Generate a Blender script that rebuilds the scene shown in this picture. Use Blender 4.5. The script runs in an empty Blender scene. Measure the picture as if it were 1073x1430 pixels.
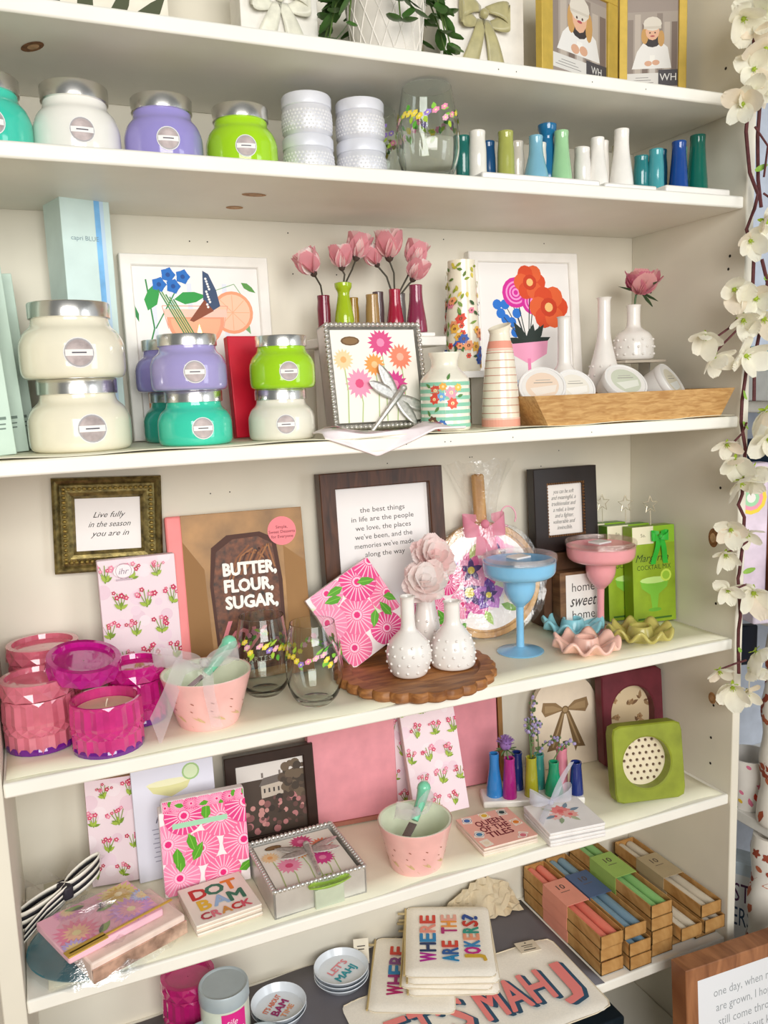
import bpy, math, random
from math import sin, cos, pi, radians, atan2, hypot, sqrt
from mathutils import Matrix, Vector
random.seed(7)
SC = bpy.context.scene
COL = SC.collection
# ------------------------------------------------------------------ camera
cd = bpy.data.cameras.new('camera'); cam = bpy.data.objects.new('camera', cd); COL.objects.link(cam)
cd.sensor_fit = 'VERTICAL'; cd.sensor_height = 36.0; cd.lens = 1159.91 / 1430.0 * 36.0
cd.clip_start = 0.02
cam.matrix_world = Matrix(((0.91652604, 0.09110174, -0.3894618, 0.06848),
                           (-0.39832212, 0.11946184, -0.90943299, -1.160734),
                           (-0.03632511, 0.98865026, 0.14577773, 1.51058), (0, 0, 0, 1)))
SC.camera = cam
# ------------------------------------------------------------------ world, lights, exposure
wd = bpy.data.worlds.new('shop_light'); SC.world = wd; wd.use_nodes = True
wd.node_tree.nodes['Background'].inputs[0].default_value = (0.96, 1.0, 0.96, 1)
wd.node_tree.nodes['Background'].inputs[1].default_value = 0.17
def area(name, loc, target, sx, sy, power, col):
    l = bpy.data.lights.new(name, 'AREA'); l.shape = 'RECTANGLE'; l.size = sx; l.size_y = sy; l.energy = power; l.color = col
    o = bpy.data.objects.new(name, l); COL.objects.link(o); o.location = loc
    o.rotation_euler = (Vector(target) - Vector(loc)).to_track_quat('-Z', 'Y').to_euler()
area('shop_window_light', (0.1, -3.0, 2.0), (0.6, 0.1, 1.15), 2.0, 1.5, 94, (1.0, 0.98, 0.94))
area('shop_door_light', (2.6, -2.6, 1.7), (1.1, 0.1, 1.1), 0.9, 1.8, 22, (0.9, 0.95, 1.0))
vs = SC.view_settings
vs.view_transform = 'Standard'; vs.look = 'None'; vs.exposure = 0.0; vs.gamma = 1.0; vs.use_curve_mapping = False

# ------------------------------------------------------------------ materials
def lin(h):
    h = h.lstrip('#'); out = []
    for i in (0, 2, 4):
        c = int(h[i:i+2], 16) / 255.0
        out.append(c / 12.92 if c <= 0.04045 else ((c + 0.055) / 1.055) ** 2.4)
    return out
MATS = {}
def M(hexc, rough=0.5, metal=0.0, var=0.06, scale=30.0, bump=0.0, trans=0.0, ior=1.45, coat=0.0, sheen=0.0, sub=0.0, stretch=None, spec=0.5, flat=False):
    key = (hexc, rough, metal, var, scale, bump, trans, ior, coat, sheen, sub, stretch, spec)
    if key in MATS: return MATS[key]
    m = bpy.data.materials.new('surface_' + hexc.strip('#')); m.use_nodes = True
    nt = m.node_tree; b = nt.nodes['Principled BSDF']
    c = lin(hexc)
    b.inputs['Roughness'].default_value = rough; b.inputs['Metallic'].default_value = metal
    b.inputs['Transmission Weight'].default_value = trans; b.inputs['IOR'].default_value = ior
    b.inputs['Coat Weight'].default_value = coat; b.inputs['Sheen Weight'].default_value = sheen
    b.inputs['Specular IOR Level'].default_value = spec
    if sub: b.inputs['Subsurface Weight'].default_value = sub; b.inputs['Subsurface Radius'].default_value = (0.01, 0.01, 0.01)
    b.inputs['Base Color'].default_value = (*c, 1)
    if var or bump:
        tc = nt.nodes.new('ShaderNodeTexCoord'); n = nt.nodes.new('ShaderNodeTexNoise'); n.inputs['Scale'].default_value = scale; n.inputs['Detail'].default_value = 4
        src = tc.outputs['Object']
        if stretch:
            mp = nt.nodes.new('ShaderNodeMapping'); mp.inputs['Scale'].default_value = stretch; nt.links.new(src, mp.inputs[0]); src = mp.outputs[0]
        nt.links.new(src, n.inputs['Vector'])
        if var:
            r = nt.nodes.new('ShaderNodeValToRGB')
            r.color_ramp.elements[0].position = 0.3; r.color_ramp.elements[1].position = 0.7
            r.color_ramp.elements[0].color = (*[max(0, x * (1 - var * 1.6)) for x in c], 1)
            r.color_ramp.elements[1].color = (*[min(1, x * (1 + var)) for x in c], 1)
            nt.links.new(n.outputs[0], r.inputs[0]); nt.links.new(r.outputs[0], b.inputs['Base Color'])
        if bump:
            bp = nt.nodes.new('ShaderNodeBump'); bp.inputs['Strength'].default_value = bump; bp.inputs['Distance'].default_value = 0.002
            nt.links.new(n.outputs[0], bp.inputs['Height']); nt.links.new(bp.outputs[0], b.inputs['Normal'])
    MATS[key] = m
    return m
def wood(hexa, hexb, stretch=(1, 8, 8), scale=9.0, rough=0.5, bump=0.15):
    key = ('wood', hexa, hexb, stretch, scale)
    if key in MATS: return MATS[key]
    m = bpy.data.materials.new('wood_grain'); m.use_nodes = True; nt = m.node_tree; b = nt.nodes['Principled BSDF']
    tc = nt.nodes.new('ShaderNodeTexCoord'); mp = nt.nodes.new('ShaderNodeMapping'); mp.inputs['Scale'].default_value = stretch
    n = nt.nodes.new('ShaderNodeTexNoise'); n.inputs['Scale'].default_value = scale; n.inputs['Detail'].default_value = 8; n.inputs['Distortion'].default_value = 0.8
    r = nt.nodes.new('ShaderNodeValToRGB'); r.color_ramp.elements[0].position = 0.35; r.color_ramp.elements[1].position = 0.65
    r.color_ramp.elements[0].color = (*lin(hexa), 1); r.color_ramp.elements[1].color = (*lin(hexb), 1)
    bp = nt.nodes.new('ShaderNodeBump'); bp.inputs['Strength'].default_value = bump; bp.inputs['Distance'].default_value = 0.002
    L = nt.links.new
    L(tc.outputs['Object'], mp.inputs[0]); L(mp.outputs[0], n.inputs['Vector']); L(n.outputs[0], r.inputs[0]); L(r.outputs[0], b.inputs['Base Color'])
    L(n.outputs[0], bp.inputs['Height']); L(bp.outputs[0], b.inputs['Normal']); b.inputs['Roughness'].default_value = rough
    MATS[key] = m; return m
def clear(hexc='#ffffff', fac=0.15, rough=0.08):
    """thin film: mostly see-through with a real gloss"""
    key = ('clear', hexc, fac, rough)
    if key in MATS: return MATS[key]
    m = bpy.data.materials.new('clear_film'); m.use_nodes = True; nt = m.node_tree
    nt.nodes.remove(nt.nodes['Principled BSDF']); out = nt.nodes['Material Output']
    t = nt.nodes.new('ShaderNodeBsdfTransparent'); g = nt.nodes.new('ShaderNodeBsdfGlossy'); x = nt.nodes.new('ShaderNodeMixShader')
    n = nt.nodes.new('ShaderNodeTexNoise'); n.inputs['Scale'].default_value = 40; bp = nt.nodes.new('ShaderNodeBump'); bp.inputs['Strength'].default_value = 0.4; bp.inputs['Distance'].default_value = 0.003
    g.inputs[0].default_value = (*lin(hexc), 1); g.inputs['Roughness'].default_value = rough; x.inputs[0].default_value = fac
    L = nt.links.new; L(n.outputs[0], bp.inputs['Height']); L(bp.outputs[0], g.inputs['Normal'])
    L(t.outputs[0], x.inputs[1]); L(g.outputs[0], x.inputs[2]); L(x.outputs[0], out.inputs[0])
    MATS[key] = m; return m
def sheer(hexc, fac=0.5):
    """sheer woven ribbon: half threads, half holes"""
    key = ('sheer', hexc, fac)
    if key in MATS: return MATS[key]
    m = bpy.data.materials.new('sheer_fabric'); m.use_nodes = True; nt = m.node_tree
    nt.nodes.remove(nt.nodes['Principled BSDF']); out = nt.nodes['Material Output']
    t = nt.nodes.new('ShaderNodeBsdfTransparent'); d = nt.nodes.new('ShaderNodeBsdfDiffuse'); tr = nt.nodes.new('ShaderNodeBsdfTranslucent')
    a = nt.nodes.new('ShaderNodeMixShader'); x = nt.nodes.new('ShaderNodeMixShader')
    d.inputs[0].default_value = (*lin(hexc), 1); tr.inputs[0].default_value = (*lin(hexc), 1); a.inputs[0].default_value = 0.4; x.inputs[0].default_value = fac
    L = nt.links.new; L(d.outputs[0], a.inputs[1]); L(tr.outputs[0], a.inputs[2]); L(t.outputs[0], x.inputs[1]); L(a.outputs[0], x.inputs[2]); L(x.outputs[0], out.inputs[0])
    MATS[key] = m; return m
def petal_mat(hexc):
    key = ('petal', hexc)
    if key in MATS: return MATS[key]
    m = M(hexc, 0.6, var=0.05, scale=60, sheen=0.2).copy(); nt = m.node_tree; b = nt.nodes['Principled BSDF']
    tr = nt.nodes.new('ShaderNodeBsdfTranslucent'); tr.inputs[0].default_value = (*lin(hexc), 1); x = nt.nodes.new('ShaderNodeMixShader'); x.inputs[0].default_value = 0.35
    out = nt.nodes['Material Output']; nt.links.new(b.outputs[0], x.inputs[1]); nt.links.new(tr.outputs[0], x.inputs[2]); nt.links.new(x.outputs[0], out.inputs[0])
    MATS[key] = m; return m
GLASS = M('#fbfffb', 0.0, trans=1.0, var=0, ior=1.45)
CHROME = M('#f0eeea', 0.24, 1.0, var=0.03)
SILVER = M('#dedbd6', 0.38, .85, var=0.06, scale=80)
INK = M('#1c1a1a', 0.7, var=0)

# ------------------------------------------------------------------ mesh helpers
class MB:
    def __init__(s): s.v = []; s.f = []; s.mi = []
    def face(s, pts, m=0):
        n = len(s.v); s.v += [tuple(p) for p in pts]; s.f.append(tuple(range(n, n + len(pts)))); s.mi.append(m); return s
    def box(s, c, d, m=0, mat=None):
        n = len(s.v); cx, cy, cz = c; x, y, z = d[0] / 2, d[1] / 2, d[2] / 2
        P = [Vector((sx * x, sy * y, sz * z)) for sz in (-1, 1) for sx, sy in ((-1, -1), (1, -1), (1, 1), (-1, 1))]
        if mat is not None: P = [mat @ p for p in P]
        s.v += [(p.x + cx, p.y + cy, p.z + cz) for p in P]
        for q in ((3, 2, 1, 0), (4, 5, 6, 7), (0, 1, 5, 4), (1, 2, 6, 5), (2, 3, 7, 6), (3, 0, 4, 7)):
            s.f.append(tuple(n + i for i in q)); s.mi.append(m)
        return s
    def lathe(s, prof, seg=40, m=0, c=(0, 0, 0), rmod=None, mat=None, ms=None, cap=True):
        n = len(s.v); k = len(prof)
        for j, (r, z) in enumerate(prof):
            for i in range(seg):
                a = 2 * pi * i / seg; rr = r * (rmod(a, j) if rmod else 1)
                p = Vector((rr * cos(a), rr * sin(a), z))
                if mat is not None: p = mat @ p
                s.v.append((p.x + c[0], p.y + c[1], p.z + c[2]))
        for j in range(k - 1):
            for i in range(seg):
                i2 = (i + 1) % seg
                s.f.append((n + j * seg + i, n + j * seg + i2, n + (j + 1) * seg + i2, n + (j + 1) * seg + i)); s.mi.append(ms[j] if ms else m)
        if cap and prof[0][0] > 1e-6: s.f.append(tuple(n + i for i in range(seg))[::-1]); s.mi.append(ms[0] if ms else m)
        if cap and prof[-1][0] > 1e-6: s.f.append(tuple(n + (k - 1) * seg + i for i in range(seg))); s.mi.append(ms[-1] if ms else m)
        return s
    def tube(s, pts, r, seg=8, m=0):
        P = [Vector(p) for p in pts]; n = len(s.v); rs = r if isinstance(r, (list, tuple)) else [r] * len(P)
        up = Vector((0.3, 0.2, 1)).normalized()
        for i, p in enumerate(P):
            t = (P[min(i + 1, len(P) - 1)] - P[max(i - 1, 0)]).normalized()
            a = t.cross(up)
            if a.length < 1e-3: a = t.cross(Vector((1, 0, 0)))
            a.normalize(); b = t.cross(a)
            for q in range(seg):
                w = 2 * pi * q / seg; s.v.append(tuple(p + (a * cos(w) + b * sin(w)) * rs[i]))
        for i in range(len(P) - 1):
            for q in range(seg):
                q2 = (q + 1) % seg; s.f.append((n + i * seg + q, n + i * seg + q2, n + (i + 1) * seg + q2, n + (i + 1) * seg + q)); s.mi.append(m)
        s.f.append(tuple(n + q for q in range(seg))[::-1]); s.mi.append(m)
        s.f.append(tuple(n + (len(P) - 1) * seg + q for q in range(seg))); s.mi.append(m)
        return s
    def grid(s, fn, nu, nv, m=0, closeu=False):
        n = len(s.v)
        for j in range(nv + 1):
            for i in range(nu + (0 if closeu else 1)): s.v.append(tuple(fn(i / nu, j / nv)))
        w = nu if closeu else nu + 1
        for j in range(nv):
            for i in range(nu):
                i2 = (i + 1) % w
                s.f.append((n + j * w + i, n + j * w + i2, n + (j + 1) * w + i2, n + (j + 1) * w + i)); s.mi.append(m)
        return s
    def ball(s, c, r, seg=10, m=0, sz=1.0):
        return s.lathe([(r * sin(pi * k / 6) if 0 < k < 6 else 0.0, -r * sz * cos(pi * k / 6)) for k in range(7)], seg, m, c)
    def xf(s, mat):
        s.v = [tuple(mat @ Vector(p)) for p in s.v]; return s
    def build(s, name, mats, parent=None, loc=(0, 0, 0), rot=(0, 0, 0), smooth=True, bevel=0, seg=2, solid=0, label=None, kind=None, sharp=40):
        me = bpy.data.meshes.new(name); me.from_pydata(s.v, [], s.f)
        mats = mats if isinstance(mats, (list, tuple)) else [mats]
        for m in mats: me.materials.append(m)
        if len(mats) > 1: me.polygons.foreach_set('material_index', s.mi)
        if smooth:
            me.shade_smooth(); me.set_sharp_from_angle(angle=radians(sharp))
        me.validate(); me.update()
        o = bpy.data.objects.new(name, me); COL.objects.link(o); o.location = loc; o.rotation_euler = rot
        if parent: o.parent = parent
        if solid:
            md = o.modifiers.new('thickness', 'SOLIDIFY'); md.thickness = solid; md.offset = 0
        if bevel:
            md = o.modifiers.new('bevel', 'BEVEL'); md.width = bevel; md.segments = seg; md.limit_method = 'ANGLE'; md.angle_limit = radians(40)
        if label: o['label'] = label
        if kind: o['kind'] = kind
        return o
def T(name, label, cat, loc=(0, 0, 0), rot=(0, 0, 0), group=None):
    o = bpy.data.objects.new(name, None); COL.objects.link(o); o.location = loc; o.rotation_euler = rot; o.empty_display_size = 0.02
    o['label'] = label; o['category'] = cat
    if group: o['group'] = group
    return o
def tag(o, label, cat, group=None, kind=None):
    o['label'] = label; o['category'] = cat
    if group: o['group'] = group
    if kind: o['kind'] = kind
    return o
def struct(o): o['kind'] = 'structure'; return o
def lean(x, y, z, a, rz=0, th=0.0):
    """root placement of a thing leaning back by a, front foot at x, y"""
    return dict(loc=(x, y, z + th * sin(a)), rot=(-a, 0, rz))
TXT = {}
def textmesh(s, shear=0.0, bold=0.0, space=1.0):
    k = (s, shear, bold, space)
    if k in TXT: return TXT[k]
    c = bpy.data.curves.new('lettering', 'FONT'); c.body = s; c.shear = shear; c.offset = bold; c.space_character = space; c.resolution_u = 2
    c.align_x = 'CENTER'
    o = bpy.data.objects.new('lettering', c)
    me = bpy.data.meshes.new_from_object(o)
    v = [(p.co.x, p.co.y) for p in me.vertices]; f = [tuple(p.vertices) for p in me.polygons]
    bpy.data.objects.remove(o); bpy.data.curves.remove(c); bpy.data.meshes.remove(me)
    TXT[k] = (v, f); return TXT[k]
class Deco:
    """flat print laid on a surface: fn(u, v, height) gives the point"""
    def __init__(s, fn, clip=None, curved=False): s.curved = curved; s.fn = fn; s.mb = MB(); s.mats = []; s.h = 0.0003; s.clip = clip
    def mi(s, m):
        m = M(m, 0.6, var=0) if isinstance(m, str) else m
        if m not in s.mats: s.mats.append(m)
        return s.mats.index(m)
    def poly(s, pts, m, lift=None):
        if s.clip:
            a, b, c, d = s.clip; q = [(min(max(u, a), b), min(max(v, c), d)) for u, v in pts]
            us = [p[0] for p in q]; vs_ = [p[1] for p in q]
            if max(us) - min(us) < 1e-5 or max(vs_) - min(vs_) < 1e-5: return s
            pts = q
        if lift is None: s.h += (0.00014 if s.curved else 0.000006); lift = s.h
        if s.curved and len(pts) > 3:
            q = []
            for (a, b), (c, e) in zip(pts, list(pts[1:]) + [pts[0]]):
                k = max(1, int(hypot(c - a, e - b) / .004)); q += [(a + (c - a) * i / k, b + (e - b) * i / k) for i in range(k)]
            pts = q
            cu = sum(p[0] for p in pts) / len(pts); cv = sum(p[1] for p in pts) / len(pts); K = 4; mi = s.mi(m)
            R = [[s.fn(cu + (u - cu) * k / K, cv + (v - cv) * k / K, lift) for u, v in pts] for k in range(1, K + 1)]; c = s.fn(cu, cv, lift); n = len(pts)
            for i in range(n):
                j = (i + 1) % n; s.mb.face([c, R[0][i], R[0][j]], mi)
                for k in range(K - 1): s.mb.face([R[k][i], R[k + 1][i], R[k + 1][j], R[k][j]], mi)
            return s
        s.mb.face([s.fn(u, v, lift) for u, v in pts], s.mi(m)); return s
    def disc(s, u, v, r, m, b=None, rot=0, n=12):
        b = b or r
        return s.poly([(u + r * cos(a) * cos(rot) - b * sin(a) * sin(rot), v + r * cos(a) * sin(rot) + b * sin(a) * cos(rot)) for a in (2 * pi * k / n for k in range(n))], m)
    def ring(s, u, v, r, m, w, n=20):
        s.h += 0.000006
        for k in range(n):
            a, b = 2 * pi * k / n, 2 * pi * (k + 1) / n
            s.poly([(u + r * cos(a), v + r * sin(a)), (u + r * cos(b), v + r * sin(b)), (u + (r - w) * cos(b), v + (r - w) * sin(b)), (u + (r - w) * cos(a), v + (r - w) * sin(a))], m, s.h)
        return s
    def rect(s, u, v, w, h, m, rot=0):
        c_, s_ = cos(rot), sin(rot)
        return s.poly([(u + x * c_ - y * s_, v + x * s_ + y * c_) for x, y in ((-w/2, -h/2), (w/2, -h/2), (w/2, h/2), (-w/2, h/2))], m)
    def leaf(s, u, v, L, w, a, m):
        pts = [(0, 0), (L * .3, w / 2), (L * .65, w * .42), (L, 0), (L * .65, -w * .42), (L * .3, -w / 2)]
        return s.poly([(u + x * cos(a) - y * sin(a), v + x * sin(a) + y * cos(a)) for x, y in pts], m)
    def line(s, pts, w, m):
        s.h += 0.000006; h = s.h
        for (a, b), (c, d) in zip(pts[:-1], pts[1:]):
            l = hypot(c - a, d - b) or 1e-6; nx, ny = -(d - b) / l * w / 2, (c - a) / l * w / 2
            s.poly([(a + nx, b + ny), (a - nx, b - ny), (c - nx, d - ny), (c + nx, d + ny)], m, h)
        return s
    def flower(s, u, v, R, n, m, mc=None, wid=0.7, a0=0):
        for k in range(n): s.leaf(u, v, R, R * wid, a0 + 2 * pi * k / n, m)
        if mc: s.disc(u, v, R * .3, mc, n=8)
        return s
    def fan(s, u, v, R, m='#ee5a96', m2='#ffc6dc', mc='#e8217a'):
        s.disc(u, v, R, m, n=20)
        for k in range(22):
            a = 2 * pi * k / 22; s.line([(u + R * .3 * cos(a), v + R * .3 * sin(a)), (u + R * .97 * cos(a), v + R * .97 * sin(a))], R * .055, m2)
        s.disc(u, v, R * .27, m2, n=10); s.disc(u, v, R * .17, mc, n=8); return s
    def sprig(s, u, v, R, rng, reds=('#d8436e', '#e88aa6', '#c42e58'), greens=('#7c9a2c', '#a5bd48')):
        a0 = rng.uniform(-.3, .3)
        for k in range(4):
            a = pi / 2 + a0 + (k - 1.5) * .5; s.line([(u, v - R * .6), (u + R * .7 * cos(a), v + R * .7 * sin(a))], R * .06, greens[0])
            s.leaf(u, v - R * .5, R * .6, R * .25, a + rng.uniform(-.9, .9), greens[k % 2])
        for k in range(6):
            a = pi / 2 + a0 + rng.uniform(-1.2, 1.2); q = R * rng.uniform(.35, .85); s.flower(u + q * cos(a), v + q * sin(a), R * rng.uniform(.14, .24), 5, rng.choice(reds), '#f8d9d0', .8)
        return s
    def text(s, u, v, t, size, m, w=None, shear=0, bold=0, rot=0, space=1.0, align='C'):
        if bold > .012:   # heavy strokes: the outline laid down several times around itself
            e = bold * size * .9
            for du, dv in ((e, 0), (-e, 0), (0, e), (0, -e), (e * .7, e * .7), (-e * .7, -e * .7), (e * .7, -e * .7), (-e * .7, e * .7)): s.text(u + du, v + dv, t, size, m, w, shear, 0, rot, space, align)
            bold = 0
        vv, ff = textmesh(t, shear, bold, space)
        if not vv: return s
        x0 = min(p[0] for p in vv); x1 = max(p[0] for p in vv)
        k = size; kx = (w / (x1 - x0)) if w else k; cx = (x0 + x1) / 2 if align == 'C' else x0
        s.h += (0.0002 if s.curved else 0.00001); h = s.h; c_, s_ = cos(rot), sin(rot); n = len(s.mb.v); mi = s.mi(m)
        for x, y in vv:
            a, b = (x - cx) * kx, (y - .34) * k
            s.mb.v.append(tuple(s.fn(u + a * c_ - b * s_, v + a * s_ + b * c_, h)))
        for f in ff: s.mb.f.append(tuple(n + i for i in f)); s.mb.mi.append(mi)
        return s
    def build(s, name, parent, loc=(0, 0, 0), rot=(0, 0, 0)):
        return s.mb.build(name, s.mats, parent, loc, rot, smooth=False)
def front(y=0.0): return lambda u, v, h: (u, y - h, v)
def top(z=0.0): return lambda u, v, h: (u, v, z + h)
def wrap(rfun, a0):
    """on a turned body: u along the girth (metres), v up"""
    def fn(u, v, h):
        r = rfun(v) + h; a = a0 + u / rfun(v); return (r * cos(a), r * sin(a), v)
    return fn
def toward(x, y, off=0.0): return atan2(-1.16 - y, 0.07 - x) + off   # outward, into the aisle
def prof_r(prof):
    def rf(z):
        for (r0, z0), (r1, z1) in zip(prof[:-1], prof[1:]):
            if z0 <= z <= z1 and z1 > z0: return r0 + (r1 - r0) * (z - z0) / (z1 - z0)
        return prof[-1][0]
    return rf
def smoothprof(P, n=4):
    """Catmull-Rom through profile points"""
    out = []
    for i in range(len(P) - 1):
        p0, p1, p2, p3 = P[max(i-1, 0)], P[i], P[i+1], P[min(i+2, len(P)-1)]
        for k in range(n):
            t = k / n
            out.append(tuple(max(0.0, .5 * (2*p1[d] + (p2[d]-p0[d])*t + (2*p0[d]-5*p1[d]+4*p2[d]-p3[d])*t*t + (3*p1[d]-p0[d]-3*p2[d]+p3[d])*t**3)) if d == 0 else .5 * (2*p1[d] + (p2[d]-p0[d])*t + (2*p0[d]-5*p1[d]+4*p2[d]-p3[d])*t*t + (3*p1[d]-p0[d]-3*p2[d]+p3[d])*t**3) for d in (0, 1)))
    out.append(P[-1]); return out

# ------------------------------------------------------------------ the room and the bookcase
Z1, Z2, Z3, Z4, Z5, Z6 = 1.998, 1.829, 1.438, 1.010, 0.691, 0.380
W, D, TH = 1.2887, 0.30, 0.021
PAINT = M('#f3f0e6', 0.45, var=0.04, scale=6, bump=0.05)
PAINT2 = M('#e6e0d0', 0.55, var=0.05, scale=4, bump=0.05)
struct(MB().box((0.6, -0.9, -0.02), (6.4, 4.2, 0.04)).build('floor', wood('#a88a68', '#c2a582', (8, 1, 8), 3)))
struct(MB().box((0.6, 0.42, 1.4), (6.4, 0.05, 2.8)).build('wall_back', M('#e9e2d4', 0.7, scale=3)))
struct(MB().box((2.35, -0.6, 1.4), (0.05, 2.0, 2.8)).build('wall_right', M('#dfe6ec', 0.7, scale=3)))
case = T('bookcase', 'tall white painted wooden bookcase filled with gifts', 'bookcase')
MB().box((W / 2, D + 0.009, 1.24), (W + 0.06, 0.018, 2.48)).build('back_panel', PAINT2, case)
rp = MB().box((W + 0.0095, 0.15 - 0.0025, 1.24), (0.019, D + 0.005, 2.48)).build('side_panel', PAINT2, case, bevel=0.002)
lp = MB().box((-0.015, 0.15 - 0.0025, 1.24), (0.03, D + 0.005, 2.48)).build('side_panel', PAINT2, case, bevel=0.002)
MB().box((W / 2, 0.15, 2.46), (W - 0.001, D, 0.022)).build('top_board', PAINT, case, bevel=0.002)
shelves = []
for z in (Z1, Z2, Z3, Z4, Z5, Z6):
    shelves.append(MB().box((W / 2, D / 2, z - TH / 2), (W - 0.001, D, TH)).build('shelf', PAINT, case, bevel=0.003))
MB().box((W / 2, D / 2, 0.08), (W - 0.001, D, TH)).build('shelf', PAINT, case, bevel=0.003)
KN = M('#b98a5c', 0.6, var=0.25, scale=120); KN2 = M('#8a5a34', 0.6, var=0.3, scale=150)
def knot(parent, fn, u, v, r, b, m=KN, rot=0):
    d = Deco(fn); d.disc(u, v, r, m, b, rot, 18); d.disc(u + r * .1, v, r * .55, M('#c9a179', .6, var=.2, scale=100), b * .5, rot, 14); d.build('knot', parent)
und = lambda z: (lambda u, v, h: (u, v, z - TH - h))
knot(shelves[0], und(Z1), .126, .10, .011, .022, KN2, .5)
knot(shelves[1], und(Z2), .42, .113, .019, .011)
knot(shelves[1], und(Z2), .412, .205, .014, .012)
rside = lambda u, v, h: (W - h, u, v)
knot(rp, rside, .055, 1.2, .013, .019, KN2)
knot(rp, rside, .049, .874, .010, .012, KN)
knot(rp, rside, .03, .872, .009, .007, KN)
knot(rp, rside, .12, .62, .007, .012, KN)
knot(rp, rside, .155, .635, .009, .017, KN)
HOLE = M('#2a2420', 0.9, var=0)
for u, v in ((.05, 2.06), (.05, 2.0), (.033, 1.707), (.03, 1.73), (.04, 1.30), (.045, 1.07), (.045, .86), (.05, .79), (.05, .735), (.24, 1.69)):
    d = Deco(rside); d.disc(u, v, .0028, HOLE, n=10); d.build('peg_hole', rp)
rng = random.Random(3)
for k in range(26):
    d = Deco(front(D)); d.disc(rng.uniform(.1, 1.2), rng.choice((1.79, 1.77, 1.35, 1.37, 1.34, .98, 1.72)), .0013, HOLE, n=6); d.build('nail_hole', case)
for k in range(9):
    d = Deco(front(0)); d.disc(rng.uniform(.1, 1.1), rng.choice((Z1, Z3)) - .012, .001, HOLE, n=6); d.build('nail_hole', case)
LN = M('#efebd2', 0.5, var=0.05, scale=9, bump=0.2)
def liner(z, x0, x1, y0, label, m=LN):
    mb = MB()
    mb.grid(lambda u, v: (x0 + (x1 - x0) * u, y0 + .003 * sin(u * 29) + (.292 - y0) * v, z + .0012 + (.0014 * (1 + sin(u * 40 + 1)) * (1 - v) ** 6)), 60, 6)
    tag(mb.build('shelf_liner', m, solid=0.0008), label, 'shelf liner')
liner(Z3, .01, 1.275, -.002, 'pale yellow paper liner under the stacked candle jars')
liner(Z4, .005, 1.28, .004, 'pale yellow paper liner under the pink candles and goblets')
liner(Z5, .03, 1.275, .006, 'pale yellow paper liner under the coaster stacks')
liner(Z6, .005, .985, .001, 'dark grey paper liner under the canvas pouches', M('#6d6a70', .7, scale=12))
z3, z4, z5, z6 = Z3 + .0018, Z4 + .0018, Z5 + .0018, Z6 + .0018
# ------------------------------------------------------------------ builders shared by several things
def jar(x, y, z, R, H, col, label, off=0.12, group='candle jars with chrome lids', wide=1.0):
    t = T('candle_jar', label, 'candle', (x, y, z), group=group)
    P = smoothprof([(R*.86, 0), (R*.95, H*.03), (R*.995, H*.12), (R, H*.35), (R*.985, H*.47), (R*.90, H*.60), (R*.77, H*.69), (R*.735, H*.76), (R*.735, H*.84)], 4)
    MB().lathe([(0, 0.0)] + P, 48).build('jar_body', M(col, .12, coat=.6, var=.02, sub=.12), t)
    lr = R * .775
    MB().lathe([(lr*.97, H*.79), (lr, H*.80), (lr*1.005, H*.985), (lr*.985, H), (lr*.90, H*.995), (0, H*.992)], 48).build('lid', CHROME, t)
    rf = prof_r(P); a = toward(x, y, off); r = R * .29
    d = Deco(wrap(rf, a), curved=True); c = H * .32
    d.disc(0, c, r, '#e9e6e2', n=24); d.disc(0, c, r*.93, '#a7a3a6', n=24); d.disc(0, c, r*.84, M('#b3a5a3', .55, .3, var=.2, scale=60), n=24)
    d.rect(0, c, r*1.72, r*.42, '#ece9e6'); d.rect(0, c, r*.9, r*.09, '#55505a'); d.build('label_sticker', t)
    return t
def tin(x, y, z, R, H, label, m=None):
    t = T('candle_tin', label, 'candle', (x, y, z), group='white embossed candle tins')
    body = M('#dcdce2', .35, .25, var=.03)
    mb = MB(); mb.lathe([(0, 0), (R*.86, 0), (R*.97, H*.12), (R, H*.35), (R*.97, H*.62), (R*.93, H*.72)], 40)
    mb.build('tin_body', body, t)
    mb = MB()
    for j in range(6):
        for i in range(40):
            a = 2*pi*(i + .5*(j % 2))/40; zz = H*(.13 + .085*j); rr = prof_r([(R*.86, 0), (R*.97, H*.12), (R, H*.35), (R*.97, H*.62), (R*.93, H*.72)])(zz)
            q = Matrix.Translation((rr*cos(a), rr*sin(a), zz)) @ Matrix.Rotation(a, 4, 'Z')
            s = [q @ Vector(p) for p in ((0, -R*.068, 0), (0, 0, -H*.035), (0, R*.068, 0), (0, 0, H*.035), (R*.022, 0, 0))]
            n = len(mb.v); mb.v += [tuple(p) for p in s]; mb.f += [(n, n+1, n+4), (n+1, n+2, n+4), (n+2, n+3, n+4), (n+3, n, n+4)]; mb.mi += [0]*4
    mb.build('embossed_scales', M('#f0eff2', .3, .2, var=.03), t, smooth=False, kind='stuff')
    MB().lathe([(R*.95, H*.70), (R*.98, H*.72), (R*.98, H*.95), (R*.93, H), (0, H)], 40).build('lid', M('#e3e4ec', .4, .2, var=.03), t)
    return t
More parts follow.
